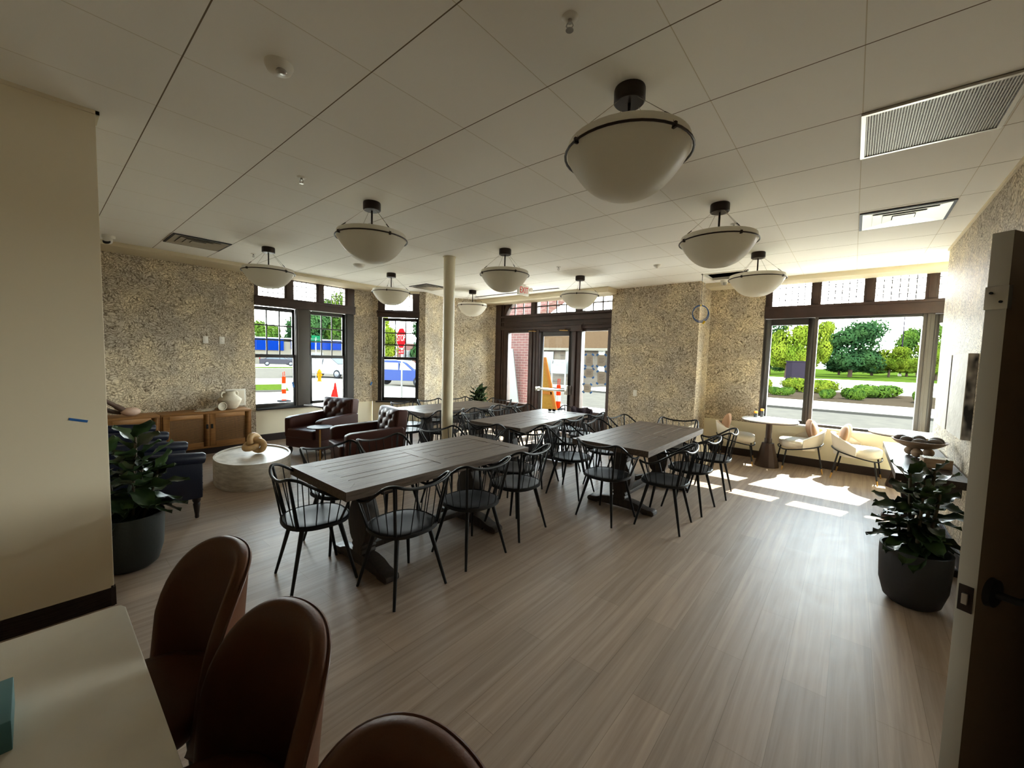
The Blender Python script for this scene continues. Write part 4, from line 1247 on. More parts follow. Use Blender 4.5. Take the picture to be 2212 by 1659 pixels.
def make_club():
    t = thing('tufted_armchair', '', 'armchair')
    MB().box(-0.38, 0.38, -0.40, 0.36, 0.13, 0.30).build('base', M['leather_b'], t, bevel=0.025, seg=3)
    MB().box(-0.27, 0.27, -0.30, 0.42, 0.29, 0.43).build('seat_cushion', M['leather_b'], t, bevel=0.035, seg=3)
    bk = MB().box(-0.33, 0.33, -0.42, -0.26, 0.30, 0.86).xf(Matrix.Translation((0, -0.34, 0.3)) @ Matrix.Rotation(0.12, 4, 'X') @ Matrix.Translation((0, 0.34, -0.3))).build('backrest', M['leather_b'], t, bevel=0.04, seg=3)
    MB().grid(tufted(-0.30, 0.30, 0.43, 0.845, -0.262, 0.045, 6, 4), 48, 40).xf(Matrix.Translation((0, -0.34, 0.3)) @ Matrix.Rotation(0.12, 4, 'X') @ Matrix.Translation((0, 0.34, -0.3))).build('tufting', M['leather_b'], bk, smooth=60)
    for s_ in (-1, 1):
        x0, x1 = (0.27, 0.39) if s_ > 0 else (-0.39, -0.27)
        MB().prism([(-0.40, 0.28), (0.37, 0.28), (0.37, 0.575), (0.30, 0.60), (-0.36, 0.63), (-0.40, 0.62)], x0, x1, 'YZ').build('armrest', M['leather_b'], t, bevel=0.03, seg=3)
        for y in (-0.34, 0.31):
            MB().lathe([(0.0, 0.0), (0.014, 0.0), (0.02, 0.02), (0.034, 0.05), (0.038, 0.08), (0.03, 0.105), (0.022, 0.115), (0.03, 0.135), (0, 0.135)], 18, (0.33*s_, y, 0)).build('turned_foot', M['turned'], t, smooth=50)
    return t


cl = make_club()
cl.location = (-6.50, 2.98, 0); cl.rotation_euler = (0, 0, math.radians(197)); cl['group'] = 'brown tufted armchairs'
cl['label'] = 'brown leather tufted armchair in front of the paired windows'
dup(cl, (-5.08, 2.93, 0), math.radians(169), 'brown leather tufted armchair nearer the dining tables, partly behind spindle chairs', 'brown tufted armchairs')


def make_navy():
    t = thing('rolled_armchair', '', 'armchair')
    MB().box(-0.30, 0.30, -0.36, 0.36, 0.20, 0.34).build('base', M['leather_n'], t, bevel=0.02, seg=3)
    MB().box(-0.28, 0.28, -0.26, 0.385, 0.335, 0.46).build('seat_cushion', M['leather_n'], t, bevel=0.04, seg=3)
    MB().prism([(-0.40, 0.22), (-0.28, 0.22), (-0.26, 0.5), (-0.29, 0.74), (-0.33, 0.80), (-0.40, 0.81), (-0.45, 0.77), (-0.45, 0.72)], -0.37, 0.37, 'YZ').build('backrest', M['leather_n'], t, bevel=0.03, seg=3)
    for s_ in (-1, 1):
        x0, x1 = (0.285, 0.375) if s_ > 0 else (-0.375, -0.285)
        ar = MB().prism([(-0.38, 0.20), (0.36, 0.20), (0.365, 0.55), (-0.38, 0.60)], x0, x1, 'YZ').build('armrest', M['leather_n'], t, bevel=0.015, seg=2)
        MB().tube([(0.345*s_, -0.38, 0.615), (0.345*s_, 0.1, 0.60), (0.345*s_, 0.365, 0.578), (0.345*s_, 0.385, 0.575)], [0.06, 0.058, 0.056, 0.045], 18).build('arm_roll', M['leather_n'], ar, smooth=50)
        for k in range(5):
            MB().ell((0.33*s_, 0.368, 0.27+0.065*k), (0.006, 0.004, 0.006), 8, 6).build('nail_head', M['bronze'], ar)
        for y in (-0.33, 0.32):
            MB().lathe([(0.0, 0.0), (0.014, 0.0), (0.018, 0.015), (0.016, 0.03), (0.024, 0.09), (0.03, 0.14), (0.024, 0.15), (0.034, 0.17), (0.034, 0.205), (0, 0.205)], 18, (0.32*s_, y, 0)).build('turned_leg', M['turned'], t, smooth=50)
    return t


nv_ = make_navy()
nv_.location = (-5.05, 0.65, 0); nv_['group'] = 'navy rolled-arm armchairs'
nv_['label'] = 'navy leather rolled-arm armchair directly behind the left plant'
dup(nv_, (-6.52, 0.62, 0), 0.02, 'navy leather rolled-arm armchair farther left, in front of the rattan sideboard', 'navy rolled-arm armchairs')

t = thing('drink_table', 'small round dark side table between the two brown armchairs', 'side table', (-5.86, 2.66, 0))
MB().lathe([(0, 0.525), (0.17, 0.525), (0.17, 0.54), (0, 0.54)], 32).build('tabletop', M['pot_d'], t, smooth=30)
MB().tube([(0, 0, 0.015), (0, 0, 0.525)], 0.011, 12).build('post', M['brass'], t, smooth=50)
MB().lathe([(0, 0), (0.12, 0), (0.12, 0.012), (0, 0.016)], 32).build('base', M['pot_d'], t, smooth=30)
t = thing('pedestal_table', 'small square dark table behind the left brown armchair, under the window', 'side table', (-7.42, 3.46, 0), 0.2)
MB().box(-0.25, 0.25, -0.25, 0.25, 0.63, 0.66).build('tabletop', M['console'], t, bevel=0.004)
MB().lathe([(0, 0.0), (0.17, 0.0), (0.17, 0.02), (0.05, 0.05), (0.035, 0.1), (0.035, 0.55), (0.06, 0.63), (0, 0.63)], 20).build('pedestal', M['blackmetal'], t, smooth=40)

t = thing('drum_coffee_table', 'oval whitewashed drum coffee table with recessed top', 'coffee table', (-5.74, 1.765, 0), math.radians(-14))
A = [2*PI*k/56 for k in range(56)]
def el(k, z, da=0.0): return [((0.60+da)*k*math.cos(a), (0.415+da)*k*math.sin(a), z) for a in A]
MB().rings([el(0.985, 0.0), el(0.985, 0.012), el(1, 0.02), el(1, 0.305), el(0.995, 0.315), el(0.94, 0.315), el(0.935, 0.30)], cap=False).build('drum_wall', M['whitewash'], t, smooth=40)
MB().rings([el(0.937, 0.285), el(0.937, 0.298)]).build('tray_top', M['whitewash'], t, smooth=30)
t = thing('wooden_knot', 'pale carved wooden knot on the oval coffee table', 'ornament', (-5.80, 1.80, 0.298), -0.35)
K = []
for i in range(72):
    a = 2*PI*i/72
    K.append(Vector(((math.sin(a)+2*math.sin(2*a))*0.038, (math.cos(a)-2*math.cos(2*a))*0.038, -math.sin(3*a)*0.042)))
MB().tube(K, 0.036, 14, closed=True).xf(Matrix.Translation((0, 0, 0.128)) @ Matrix.Rotation(1.0, 4, 'Y') @ Matrix.Rotation(0.5, 4, 'Z')).build('knot_link', M['knotwood'], t, smooth=70)

# sideboards
def make_sideboard():
    t = thing('rattan_sideboard', '', 'sideboard')
    MB().box(-0.42, 0, 0, 1.14, 0.63, 0.66).box(-0.42, 0, 0, 1.14, 0.10, 0.125).box(-0.42, -0.02, 0, 0.02, 0.125, 0.63).box(-0.42, -0.02, 1.12, 1.14, 0.125, 0.63).box(-0.42, -0.40, 0.02, 1.12, 0.125, 0.63).box(-0.40, -0.02, 0.56, 0.58, 0.125, 0.63).build('carcass', M['oak'], t, bevel=0.003)
    MB().box(-0.40, -0.04, 0.02, 1.12, 0.0, 0.10).build('plinth', M['base'], t)
    for i in (0, 1):
        y0 = 0.022+i*0.55; y1 = y0+0.546
        fr_ = MB().box(-0.02, 0, y0, y0+0.075, 0.128, 0.627).box(-0.02, 0, y1-0.075, y1, 0.128, 0.627).box(-0.02, 0, y0+0.075, y1-0.075, 0.128, 0.20).box(-0.02, 0, y0+0.075, y1-0.075, 0.56, 0.627).build('door', M['oak'], t, bevel=0.003)
        MB().box(-0.016, -0.008, y0+0.07, y1-0.07, 0.195, 0.565).build('cane_panel', M['cane'], fr_)
        hy = y1-0.028 if i == 0 else y0+0.028
        MB().box(-0.003, 0.002, hy-0.016, hy+0.016, 0.40, 0.47).build('handle_slot', M['dark'], fr_, bevel=0.004)
    return t


sb = make_sideboard()
sb.location = (-7.51, 1.155, 0); sb['group'] = 'rattan sideboards'
sb['label'] = 'right oak sideboard with cane doors, holding the amphora, next to the window'
dup(sb, (-7.51, 0.008, 0), 0, 'left oak sideboard with cane doors, mostly behind the navy armchairs and plant', 'rattan sideboards')

t = thing('amphora_vase', 'rough white two-handled amphora on the right sideboard', 'vase', (-7.73, 2.05, 0.66), 0.4)
MB().lathe([(0, 0), (0.085, 0.0), (0.11, 0.02), (0.145, 0.09), (0.165, 0.145), (0.168, 0.155), (0.15, 0.175), (0.105, 0.215), (0.08, 0.245), (0.076, 0.275), (0.084, 0.29), (0.07, 0.29), (0.062, 0.25), (0.0, 0.2)], 36).build('vase_body', M['ceramic'], t, smooth=60)
for s_ in (-1, 1):
    MB().tube(spline([(0, 0.07*s_, 0.27), (0, 0.115*s_, 0.275), (0, 0.14*s_, 0.25), (0, 0.135*s_, 0.21), (0, 0.118*s_, 0.195)], 5), 0.014, 10).build('handle', M['ceramic'], t, smooth=60)
t = thing('square_wall_panel', 'square cream panel on the wall behind the amphora', 'wall panel', (-7.955, 2.20, 0.80), 0)
MB().box(0, 0.012, -0.145, 0.145, -0.12, 0.16).build('panel_frame', M['white'], t, bevel=0.003)
MB().box(0.012, 0.015, -0.12, 0.12, -0.095, 0.135).build('panel_cover', M['card'], t, bevel=0.002)
t = thing('mortar_dish', 'round grey dish standing on edge before the amphora', 'dish', (-7.58, 1.90, 0.66), 0.25)
MB().lathe([(0, -0.02), (0.03, -0.018), (0.062, 0.01), (0.066, 0.03), (0.058, 0.03), (0.052, 0.014), (0, 0.0)], 28, (0, 0, 0.066), axis='X').build('dish_body', M['ceramic'], t, smooth=50)
for k, (y, z) in enumerate(((1.70, 0.012), (1.73, 0.032))):
    t = tag(MB().tube(spline([(-7.60, y-0.14, 0.66+z), (-7.585, y-0.05, 0.66+z-0.001), (-7.59, y+0.05, 0.66+z), (-7.61, y+0.12, 0.66+z+0.012)], 5), [0.006]*5+[0.010]*5+[0.011]*5+[0.008], 8).build('ivory_horn', M['ceramic'], smooth=60),
            ('lower', 'upper')[k]+' slim pale horn lying on the right sideboard by the round dish', 'ornament', 'pale horns')
t = thing('gourd_bottle', 'pale pink gourd bottle lying on the left sideboard', 'vase', (-7.66, 0.86, 0.66), 0)
MB().ell((0, 0, 0.062), (0.07, 0.105, 0.06), 20, 12).build('gourd_body', mat('blush_ceramic', sc(206, 176, 156), 0.6), t, smooth=60)
MB().tube(spline([(0, -0.06, 0.08), (0, -0.16, 0.16), (0, -0.26, 0.24), (-0.005, -0.30, 0.26)], 5), [0.036]*5+[0.028]*5+[0.034]*5+[0.05], 14).build('gourd_neck', mat('brown_neck', sc(92, 70, 58), 0.6), t, smooth=60)
MB().tube([(0.0, -0.285, 0.25), (0.0, -0.315, 0.265)], [0.06, 0.07], 14).build('gourd_lip', M['turned'], t, smooth=40)
t = thing('stone_leaf_dish', 'grey mottled leaf-shaped dish on the left sideboard behind the gourd', 'dish', (-7.74, 0.56, 0.66), 0.0)
MB().grid(lambda u, v: Vector(((v-0.5)*0.16*math.sin(PI*min(1, u*0.96+0.02)), (u-0.5)*0.42, 0.02+0.22*(1-u)**1.5+0.05*(abs(v-0.5)*2)**2)), 18, 10).build('leaf_body', M['stone'], t, smooth=70)
m_ = t.children[0].modifiers.new('thickness', 'SOLIDIFY'); m_.thickness = 0.012


# ================================================================== PLANTS
def leaf_into(b, base, az, el_, L, Wd, droop, roll=0.0):
    d = Vector((math.cos(az)*math.cos(el_), math.sin(az)*math.cos(el_), math.sin(el_)))
    side = Vector((-math.sin(az), math.cos(az), 0))
    up = side.cross(d)*-1
    if up.z < 0: up = -up
    side = side*math.cos(roll)+up*math.sin(roll)
    up = d.cross(side)
    if up.z < 0: up = -up
    nu, nv = 7, 4
    V = []
    for i in range(nu+1):
        u = i/nu
        wd = Wd*(math.sin(PI*min(1, u**0.75*0.97+0.02))**0.65)*(0.65+0.5*u)*(1 if u < 0.97 else 0.3)
        c = Vector(base)+d*L*u+Vector((0, 0, -droop*L*u*u))
        for j_ in range(nv+1):
            v = j_/nv*2-1
            V.append(c+side*wd*0.5*v+up*(0.12*Wd*abs(v)+0.012*math.sin(u*14)*abs(v)))
    F = [(i*(nv+1)+j_, (i+1)*(nv+1)+j_, (i+1)*(nv+1)+j_+1, i*(nv+1)+j_+1) for i in range(nu) for j_ in range(nv)]
    b.faces(V, F)


def fiddle(name, label, loc, potr, poth, pm, top, stems, n, L0, seed, spread=1.0):
    r_ = random.Random(seed)
    t = thing(name, label, 'potted plant', loc)
    MB().lathe([(0, 0), (potr*0.62, 0), (potr*0.80, 0.03), (potr*0.95, poth*0.35), (potr, poth*0.8), (potr, poth), (potr*0.93, poth), (potr*0.92, poth*0.8), (0, poth*0.8)], 40).build('pot', M[pm], t, smooth=50)
    MB().lathe([(0, poth*0.8), (potr*0.915, poth*0.805), (potr*0.5, poth*0.84), (0, poth*0.86)], 28).build('soil', M['soil'], t, smooth=60)
    fb = MB()
    for (sx_, sy_, sh) in stems:
        pts = spline([(sx_*0.4, sy_*0.4, poth*0.78), (sx_*0.8, sy_*0.8, poth+(sh-poth)*0.5), (sx_, sy_, sh)], 4)
        MB().tube(pts, [0.012]*4+[0.009]*4+[0.006], 8).build('stem', M['stem'], t, smooth=60)
        for k in range(n):
            f = 0.04+0.96*(k+0.5)/n
            q = Vector((sx_*(0.4+0.6*f), sy_*(0.4+0.6*f), poth*0.95+(sh-poth*0.95)*f))
            az = k*2.39996+seed+r_.uniform(-.3, .3)
            el_ = -0.30+1.35*f**1.6+r_.uniform(-.2, .2)
            L = L0*(0.75+0.35*r_.random())*(1-0.25*f)
            leaf_into(fb, q, az, el_, L, L*0.56, r_.uniform(0.05, 0.35)*spread, r_.uniform(-.4, .4))
    fb.build('foliage', M['leaf'], t, smooth=70)
    return t


fiddle('fiddle_leaf_plant', 'large leafy fig in a dark pot at the end of the beige partition', (-4.0, 0.42, 0), 0.20, 0.40, 'pot_g', 1.0, [(0.0, 0.05, 0.97), (0.12, 0.02, 0.74), (-0.10, 0.10, 0.82), (0.02, -0.12, 0.86), (0.05, 0.16, 0.70)], 13, 0.31, 3)
fiddle('fiddle_leaf_plant', 'leafy fig in a charcoal pot before the console at the right wall', (0.405, 3.86, 0), 0.185, 0.385, 'pot_d', 1.0, [(-0.06, -0.02, 0.90), (0.06, 0.03, 0.94), (0.02, 0.08, 0.86), (0.0, -0.1, 0.76), (-0.12, 0.06, 0.66), (0.08, -0.08, 0.80)], 13, 0.245, 8)
fiddle('fiddle_leaf_plant', 'small dark leafy plant beside the entry frame, behind the far table', (-6.44, 6.50, 0), 0.15, 0.36, 'pot_d', 0.95, [(0, 0, 0.86), (0.1, 0.03, 0.74), (-0.1, -0.02, 0.76), (0.0, -0.1, 0.84), (0.02, 0.1, 0.84), (0.12, -0.1, 0.7), (-0.1, 0.12, 0.7)], 20, 0.25, 5)

# ================================================================== FOREGROUND COUNTER AND STOOLS
t = thing('quartz_counter', 'white quartz counter in the lower left foreground', 'counter')
MB().prism([(-1.505, -0.9), (-0.45, -0.9), (-0.45, 0.142), (-1.48, 0.142), (-1.498, 0.135), (-1.505, 0.118)], 0.875, 0.91).build('counter_top', M['quartz'], t, bevel=0.004)
MB().box(-1.48, -0.48, -0.88, -0.12, 0.08, 0.875).build('cabinet', M['cab'], t, bevel=0.004)
MB().box(-1.46, -0.5, -0.86, -0.16, 0.0, 0.08).build('plinth', M['base'], t)
t = thing('tissue_box', 'teal tissue box at the left edge of the white counter', 'tissue box', (-1.165, -0.115, 0.91), 0.0)
MB().box(-0.06, 0.085, -0.13, 0.07, 0, 0.055).build('carton', M['teal'], t, bevel=0.002)
MB().grid(lambda u, v: Vector(((u-0.5)*0.075+0.012, -0.02+(v-0.5)*0.05+0.012*math.sin(7*u), 0.056+0.05*math.sin(PI*u)*(0.6+0.4*math.sin(5*v+2*u)))), 12, 8).build('tissue', M['tissue'], t, smooth=70)


def make_stool():
    t = thing('counter_stool', '', 'stool')
    A_ = [2*PI*i/36 for i in range(36)]
    MB().rings([[(0.18*k*math.cos(a), 0.18*k*math.sin(a), z) for a in A_] for k, z in ((0.9, 0.615), (1.0, 0.635), (1.03, 0.665), (0.99, 0.69), (0.8, 0.702), (0.3, 0.706))]).build('seat', M['leather_t'], t, smooth=60)

    def top(u):
        return 0.66+0.37*max(0.0, 1-abs(u)**2.8)**0.5
    def P(u, v, off):
        a = u*1.25
        h = 0.61+(top(u)-0.61)*v
        R_ = 0.192+off+0.034*v
        return Vector((math.sin(a)*R_*1.02, math.cos(a)*R_-0.01, h))
    nu, nv = 40, 8
    rows = []
    for i in range(nu+1):
        u = -1+2*i/nu
        th = 0.034
        ring = [P(u, j/nv, th) for j in range(nv+1)]
        ring.append(P(u, 1.0, th*0.75)+Vector((0, 0, 0.008))); ring.append(P(u, 1.0, th*0.25)+Vector((0, 0, 0.008)))
        ring += [P(u, j/nv, 0.0) for j in range(nv, -1, -1)]
        rows.append(ring)
    bk = MB().rings(rows).build('backrest', M['leather_t'], t, smooth=60)
    MB().tube([P(-1+2*i/40, 1.0, 0.036) for i in range(41)], 0.0035, 6).build('piping', M['piping'], bk, smooth=60)
    for sx_ in (-1, 1):
        for sy_ in (-1, 1):
            MB().tube([(0.12*sx_, 0.12*sy_, 0.62), (0.17*sx_, 0.17*sy_, 0)], [0.015, 0.01], 10).build('leg', M['blackmetal'], t, smooth=50)
    MB().tube([(0.172*x, 0.172*y, 0.2) for x, y in ((-1, -1), (1, -1), (1, 1), (-1, 1))], 0.007, 8, closed=True).build('foot_rail', M['blackmetal'], t)
    return t


so = make_stool()
for i, (x, y, a, lb) in enumerate(((-1.385, 0.15, 0.04, 'tan leather stool with rounded back, farthest of three at the counter'),
                                   (-0.905, 0.15, 0.0, 'tan leather stool with rounded back, middle of three at the counter'),
                                   (-0.425, 0.15, -0.02, 'tan leather stool with rounded back, nearest of three, cut by the frame'))):
    if i == 0:
        so.location = (x, y, 0); so.rotation_euler = (0, 0, a); so['label'] = lb; so['group'] = 'tan counter stools'
    else:
        dup(so, (x, y, 0), a, lb, 'tan counter stools')

# papers taped to the right sidelight
for i, (x, z, w_, h_, lb) in enumerate(((-4.21, 1.595, 0.17, 0.235, 'upper left paper taped inside the right sidelight'), (-3.93, 1.595, 0.18, 0.235, 'upper right paper taped inside the right sidelight'),
                                        (-4.20, 1.33, 0.20, 0.18, 'middle left paper taped inside the right sidelight'), (-3.91, 1.25, 0.19, 0.25, 'middle right paper taped inside the right sidelight'),
                                        (-4.23, 1.01, 0.18, 0.17, 'lowest paper taped inside the right sidelight'))):
    t = thing('taped_paper', lb, 'paper', (x, 7.483, z), 0, 'papers taped to the sidelight')
    MB().box(-w_/2, w_/2, 0, 0.0012, -h_/2, h_/2).build('sheet', M['paper'], t)
    b = MB()
    for k in range(4):
        b.box(-w_*0.3, w_*(0.3-0.08*(k % 2)), -0.0008, 0.0, h_*(0.2-0.13*k), h_*(0.2-0.13*k)+0.006)
    b.build('printed_lines', M['mullion'], t)
    for sx_ in (-1, 1):
        for sz_ in (-1, 1):
            MB().obox((sx_*w_/2, -0.0012, sz_*h_/2), (0.058, 0.001, 0.036), Matrix.Rotation(0.6*sx_*sz_, 3, 'Y')).build('tape_corner', M['tape'], t)

# ================================================================== OUTDOORS (ground 0.45 m below the floor)
G = -0.45
def slab(name, poly, z, m, lab=None, cat=None):
    o = MB().prism(poly, z-0.3, z).build(name, M[m])
    return struct(o)


slab('ground', [(-260, -120), (-8.3, -120), (-8.3, 4.0), (-7.0, 9.0), (3, 9.0), (3, -120), (120, -120), (120, 300), (-260, 300)], G, 'concrete')
slab('road_front', [(-40, 15.5), (40, 15.5), (40, 22.6), (-40, 22.6)], G+0.012, 'asphalt')
slab('kerb_front', [(-40, 22.6), (40, 22.6), (40, 22.9), (-40, 22.9)], G+0.10, 'kerb')
slab('planting_bed', [(-14, 28.0), (40, 28.0), (40, 40), (-14, 40)], G+0.05, 'mulch')
slab('walkway_front', [(-14, 22.9), (40, 22.9), (40, 28.0), (-14, 28.0)], G+0.09, 'concrete')
slab('lawn_far', [(-60, 78), (90, 78), (90, 290), (-60, 290)], G+0.02, 'grass')


def strip(name, d0, d1, p0, p1, z, m):
    f = Vector((-0.95, 0.31)); p = Vector((0.31, 0.95))
    q = [f*d0+p*p0, f*d0+p*p1, f*d1+p*p1, f*d1+p*p0]
    return slab(name, [(v.x, v.y) for v in q], z, m)


strip('road_side', 35.5, 56, -60, 60, G+0.010, 'asphalt')
strip('kerb_side', 23.6, 24.2, -40, 1.0, G+0.06, 'kerb')
for (nm, d0, d1, p0, p1) in (('near_verge', 24.2, 28.6, -40, 1.2), ('middle_verge', 31, 34.4, -40, -1.3), ('far_verge', 57, 60, -40, 6)):
    o = strip('grass_verge', d0, d1, p0, p1, G+0.05, 'grass')

# hedges and shrubs of the planting bed
def leaf_cloud(n, seed, size, blobs):
    r_ = random.Random(seed)
    V, F = [], []
    for _ in range(n):
        c, rad = blobs[r_.randrange(len(blobs))]
        th, ph = r_.uniform(0, 2*PI), math.acos(r_.uniform(-1, 1))
        q = r_.uniform(0.72, 1.03)
        d = Vector((math.sin(ph)*math.cos(th), math.sin(ph)*math.sin(th), math.cos(ph)))
        p = Vector((c[0]+d.x*rad[0]*q, c[1]+d.y*rad[1]*q, c[2]+d.z*rad[2]*q))
        a = d.orthogonal().normalized(); b_ = d.cross(a)
        k = r_.uniform(0, 2*PI); u = a*math.cos(k)+b_*math.sin(k)+d*r_.uniform(-.5, .5); v = d.cross(u)
        s_ = size*r_.uniform(0.6, 1.3)
        i = len(V)
        V += [p-u*s_-v*s_*0.6, p+u*s_-v*s_*0.6, p+u*s_+v*s_*0.6, p-u*s_+v*s_*0.6]
        F.append((i, i+1, i+2, i+3))
    me = bpy.data.meshes.new('foliage')
    me.from_pydata([tuple(x) for x in V], [], F)
    return me


def crown_blobs(seed, n=18):
    r_ = random.Random(seed)
    out = [((0, 0, 0.56), (0.38, 0.38, 0.34)), ((0, 0, 0.56), (0.3, 0.3, 0.28))]
    for _ in range(n):
        a = r_.uniform(0, 2*PI); q = r_.uniform(0.15, 0.32); z = r_.uniform(0.2, 0.84)
        k = r_.uniform(0.13, 0.21)
        out.append(((q*math.cos(a), q*math.sin(a), z), (k, k, k*0.8)))
    return out


CROWN = {}
for i, key in enumerate(('foliage', 'foliage_d', 'foliage_y')):
    me = leaf_cloud(11000, 20+i, 0.016, crown_blobs(40+i)); me.materials.append(M[key]); CROWN[key] = me
TRUNK = MB().tube([(0, 0, 0), (0.01, 0, 0.2), (0, 0.01, 0.5)], [0.03, 0.022, 0.012], 8).tube([(0, 0, 0.25), (0.12, 0.05, 0.45)], [0.014, 0.006], 6).tube([(0, 0, 0.28), (-0.1, -0.06, 0.5)], [0.014, 0.006], 6).mesh('trunk', M['bark'], smooth=60)


def tree(x, y, top, wid, key, label, group, rz=0.0):
    t = thing('tree', label, 'tree', (x, y, G), rz, group)
    for nm, me in (('crown', CROWN[key]), ('trunk', TRUNK)):
        o = bpy.data.objects.new(nm, me); COL.objects.link(o); o.parent = t
    h = top-G
    t.scale = (wid/0.9, wid/0.9, h/0.92)


FT, LT = 'trees beyond the front window', 'trees beyond the left windows'
tree(-0.4, 99, 10.6, 11.5, 'foliage_d', 'big dark round tree filling the middle of the wide front window', FT, 0.4)
tree(-7.8, 74, 7.8, 6.2, 'foliage_y', 'bright yellow-green tree in the narrow left pane of the front window', FT, 1.0)
tree(-4.6, 79, 9.0, 5.2, 'foliage_y', 'yellow-green tree overlapping the left of the big dark tree', FT, 2.0)
tree(12.2, 140, 11.8, 11, 'foliage', 'mid green tree beside the tall pole at right of the front window', FT, 3.0)
tree(5.6, 112, 6.0, 6.5, 'foliage_y', 'low light green tree right of the big dark tree', FT, 0.7)
tree(11.0, 100, 6.2, 6.0, 'foliage_y', 'low light green tree at the right post of the front window', FT, 4.2)
tree(-13.0, 96, 11.5, 10, 'foliage_d', 'dark tree behind the yellow-green tree at far left of the front window', FT, 5.0)
tree(-86, 28.0, 7.2, 7.7, 'foliage', 'small round tree behind the blue building, left pane', LT, 0.2)
tree(-92, 38.0, 7.4, 8.5, 'foliage_d', 'dark small tree right of the round tree behind the blue building', LT, 1.4)
tree(-84, 35.8, 11.2, 9.6, 'foliage_d', 'dark tree at the right edge of the left sash', LT, 2.4)
tree(-87, 44.0, 14.2, 13, 'foliage', 'tall leafy tree filling the upper right sash', LT, 3.3)
tree(-80, 49.5, 10.8, 9, 'foliage_y', 'light green tree at the right of the upper right sash', LT, 4.0)
tree(-58, 36.5, 6.6, 5.5, 'foliage_y', 'light green tree left of the stop sign in the corner window', LT, 5.1)
tree(-48.5, 38.5, 8.3, 6.0, 'foliage_d', 'dark tree right of the stop sign in the corner window', LT, 5.8)
tree(-24, 52, 9.8, 10, 'foliage_d', 'tree behind the tan roof in the right sidelight', 'trees beyond the entry', 0.5)
tree(-62.5, 17.2, 2.8, 3.1, 'foliage_y', 'small shrub-like tree before the blue wall in the left sash', LT, 0.9)

HB = leaf_cloud(2600, 77, 0.05, [((0, 0, 0.32), (0.95, 0.5, 0.36)), ((-0.5, 0.1, 0.4), (0.6, 0.4, 0.3)), ((0.5, -0.1, 0.36), (0.6, 0.4, 0.32))])
HB.materials.append(M['foliage_y'])
HD = HB.copy(); HD.materials.clear(); HD.materials.append(M['foliage'])
for i, (x, y, sx_, sz_, me, lb) in enumerate(((-2.4, 37.2, 1.7, 1.5, HB, 'bright hedge clump left of the wide front pane, beside the mullion'),
                                             (1.3, 36.0, 2.0, 1.25, HD, 'long low hedge clump in the middle of the wide front pane'),
                                             (-5.4, 36.5, 1.3, 1.5, HB, 'bright hedge clump right of the dark sign in the narrow pane'),
                                             (-3.5, 31.6, 0.7, 0.85, HD, 'small grassy shrub at the mullion left of the wide front pane'),
                                             (-1.1, 31.6, 0.7, 0.85, HD, 'small grassy shrub at left in the wide front pane'),
                                             (0.1, 32.2, 0.8, 1.0, HD, 'small grassy shrub near the middle of the wide front pane'),
                                             (-5.3, 31.8, 0.7, 0.85, HD, 'small grassy shrub in the narrow front pane'),
                                             (3.2, 33.5, 1.0, 1.1, HD, 'low shrub at the right post of the front window'))):
    o = bpy.data.objects.new('shrub', me); COL.objects.link(o)
    o.location = (x, y, G+0.02); o.scale = (sx_, sx_*0.8, sz_); o.rotation_euler = (0, 0, i*1.1)
    tag(o, lb, 'shrub', 'shrubs along the front street')

t = thing('monument_sign', 'dark square stone sign pillar beyond the narrow front pane', 'sign', (-4.2, 47.6, G), 0.5)
MB().box(-0.62, 0.62, -0.62, 0.62, 0, 2.3).box(-0.68, 0.68, -0.68, 0.68, 2.3, 2.42).build('pillar', M['monument'], t, bevel=0.02)
MB().box(0.622, 0.64, -0.5, 0.5, 1.0, 2.1).build('sign_face', M['signwhite'], t)
for x, y, h, lb in ((8.4, 130, 14.0, 'tall thin light pole at right of the wide front window'), (-8.2, 90, 11.0, 'tall thin light pole in the narrow left pane of the front window')):
    t = thing('light_pole', lb, 'pole', (x, y, G), 0, 'light poles')
    MB().tube([(0, 0, 0), (0, 0, h)], [0.14, 0.09], 10).build('pole', M['monument'], t, smooth=60)
    MB().box(-0.3, 0.3, -0.3, 0.3, 0, 0.6).build('pole_base', M['concrete'], t)
    MB().box(-0.5, 0.5, -0.2, 0.2, h, h+0.15).build('lamp_head', M['monument'], t)


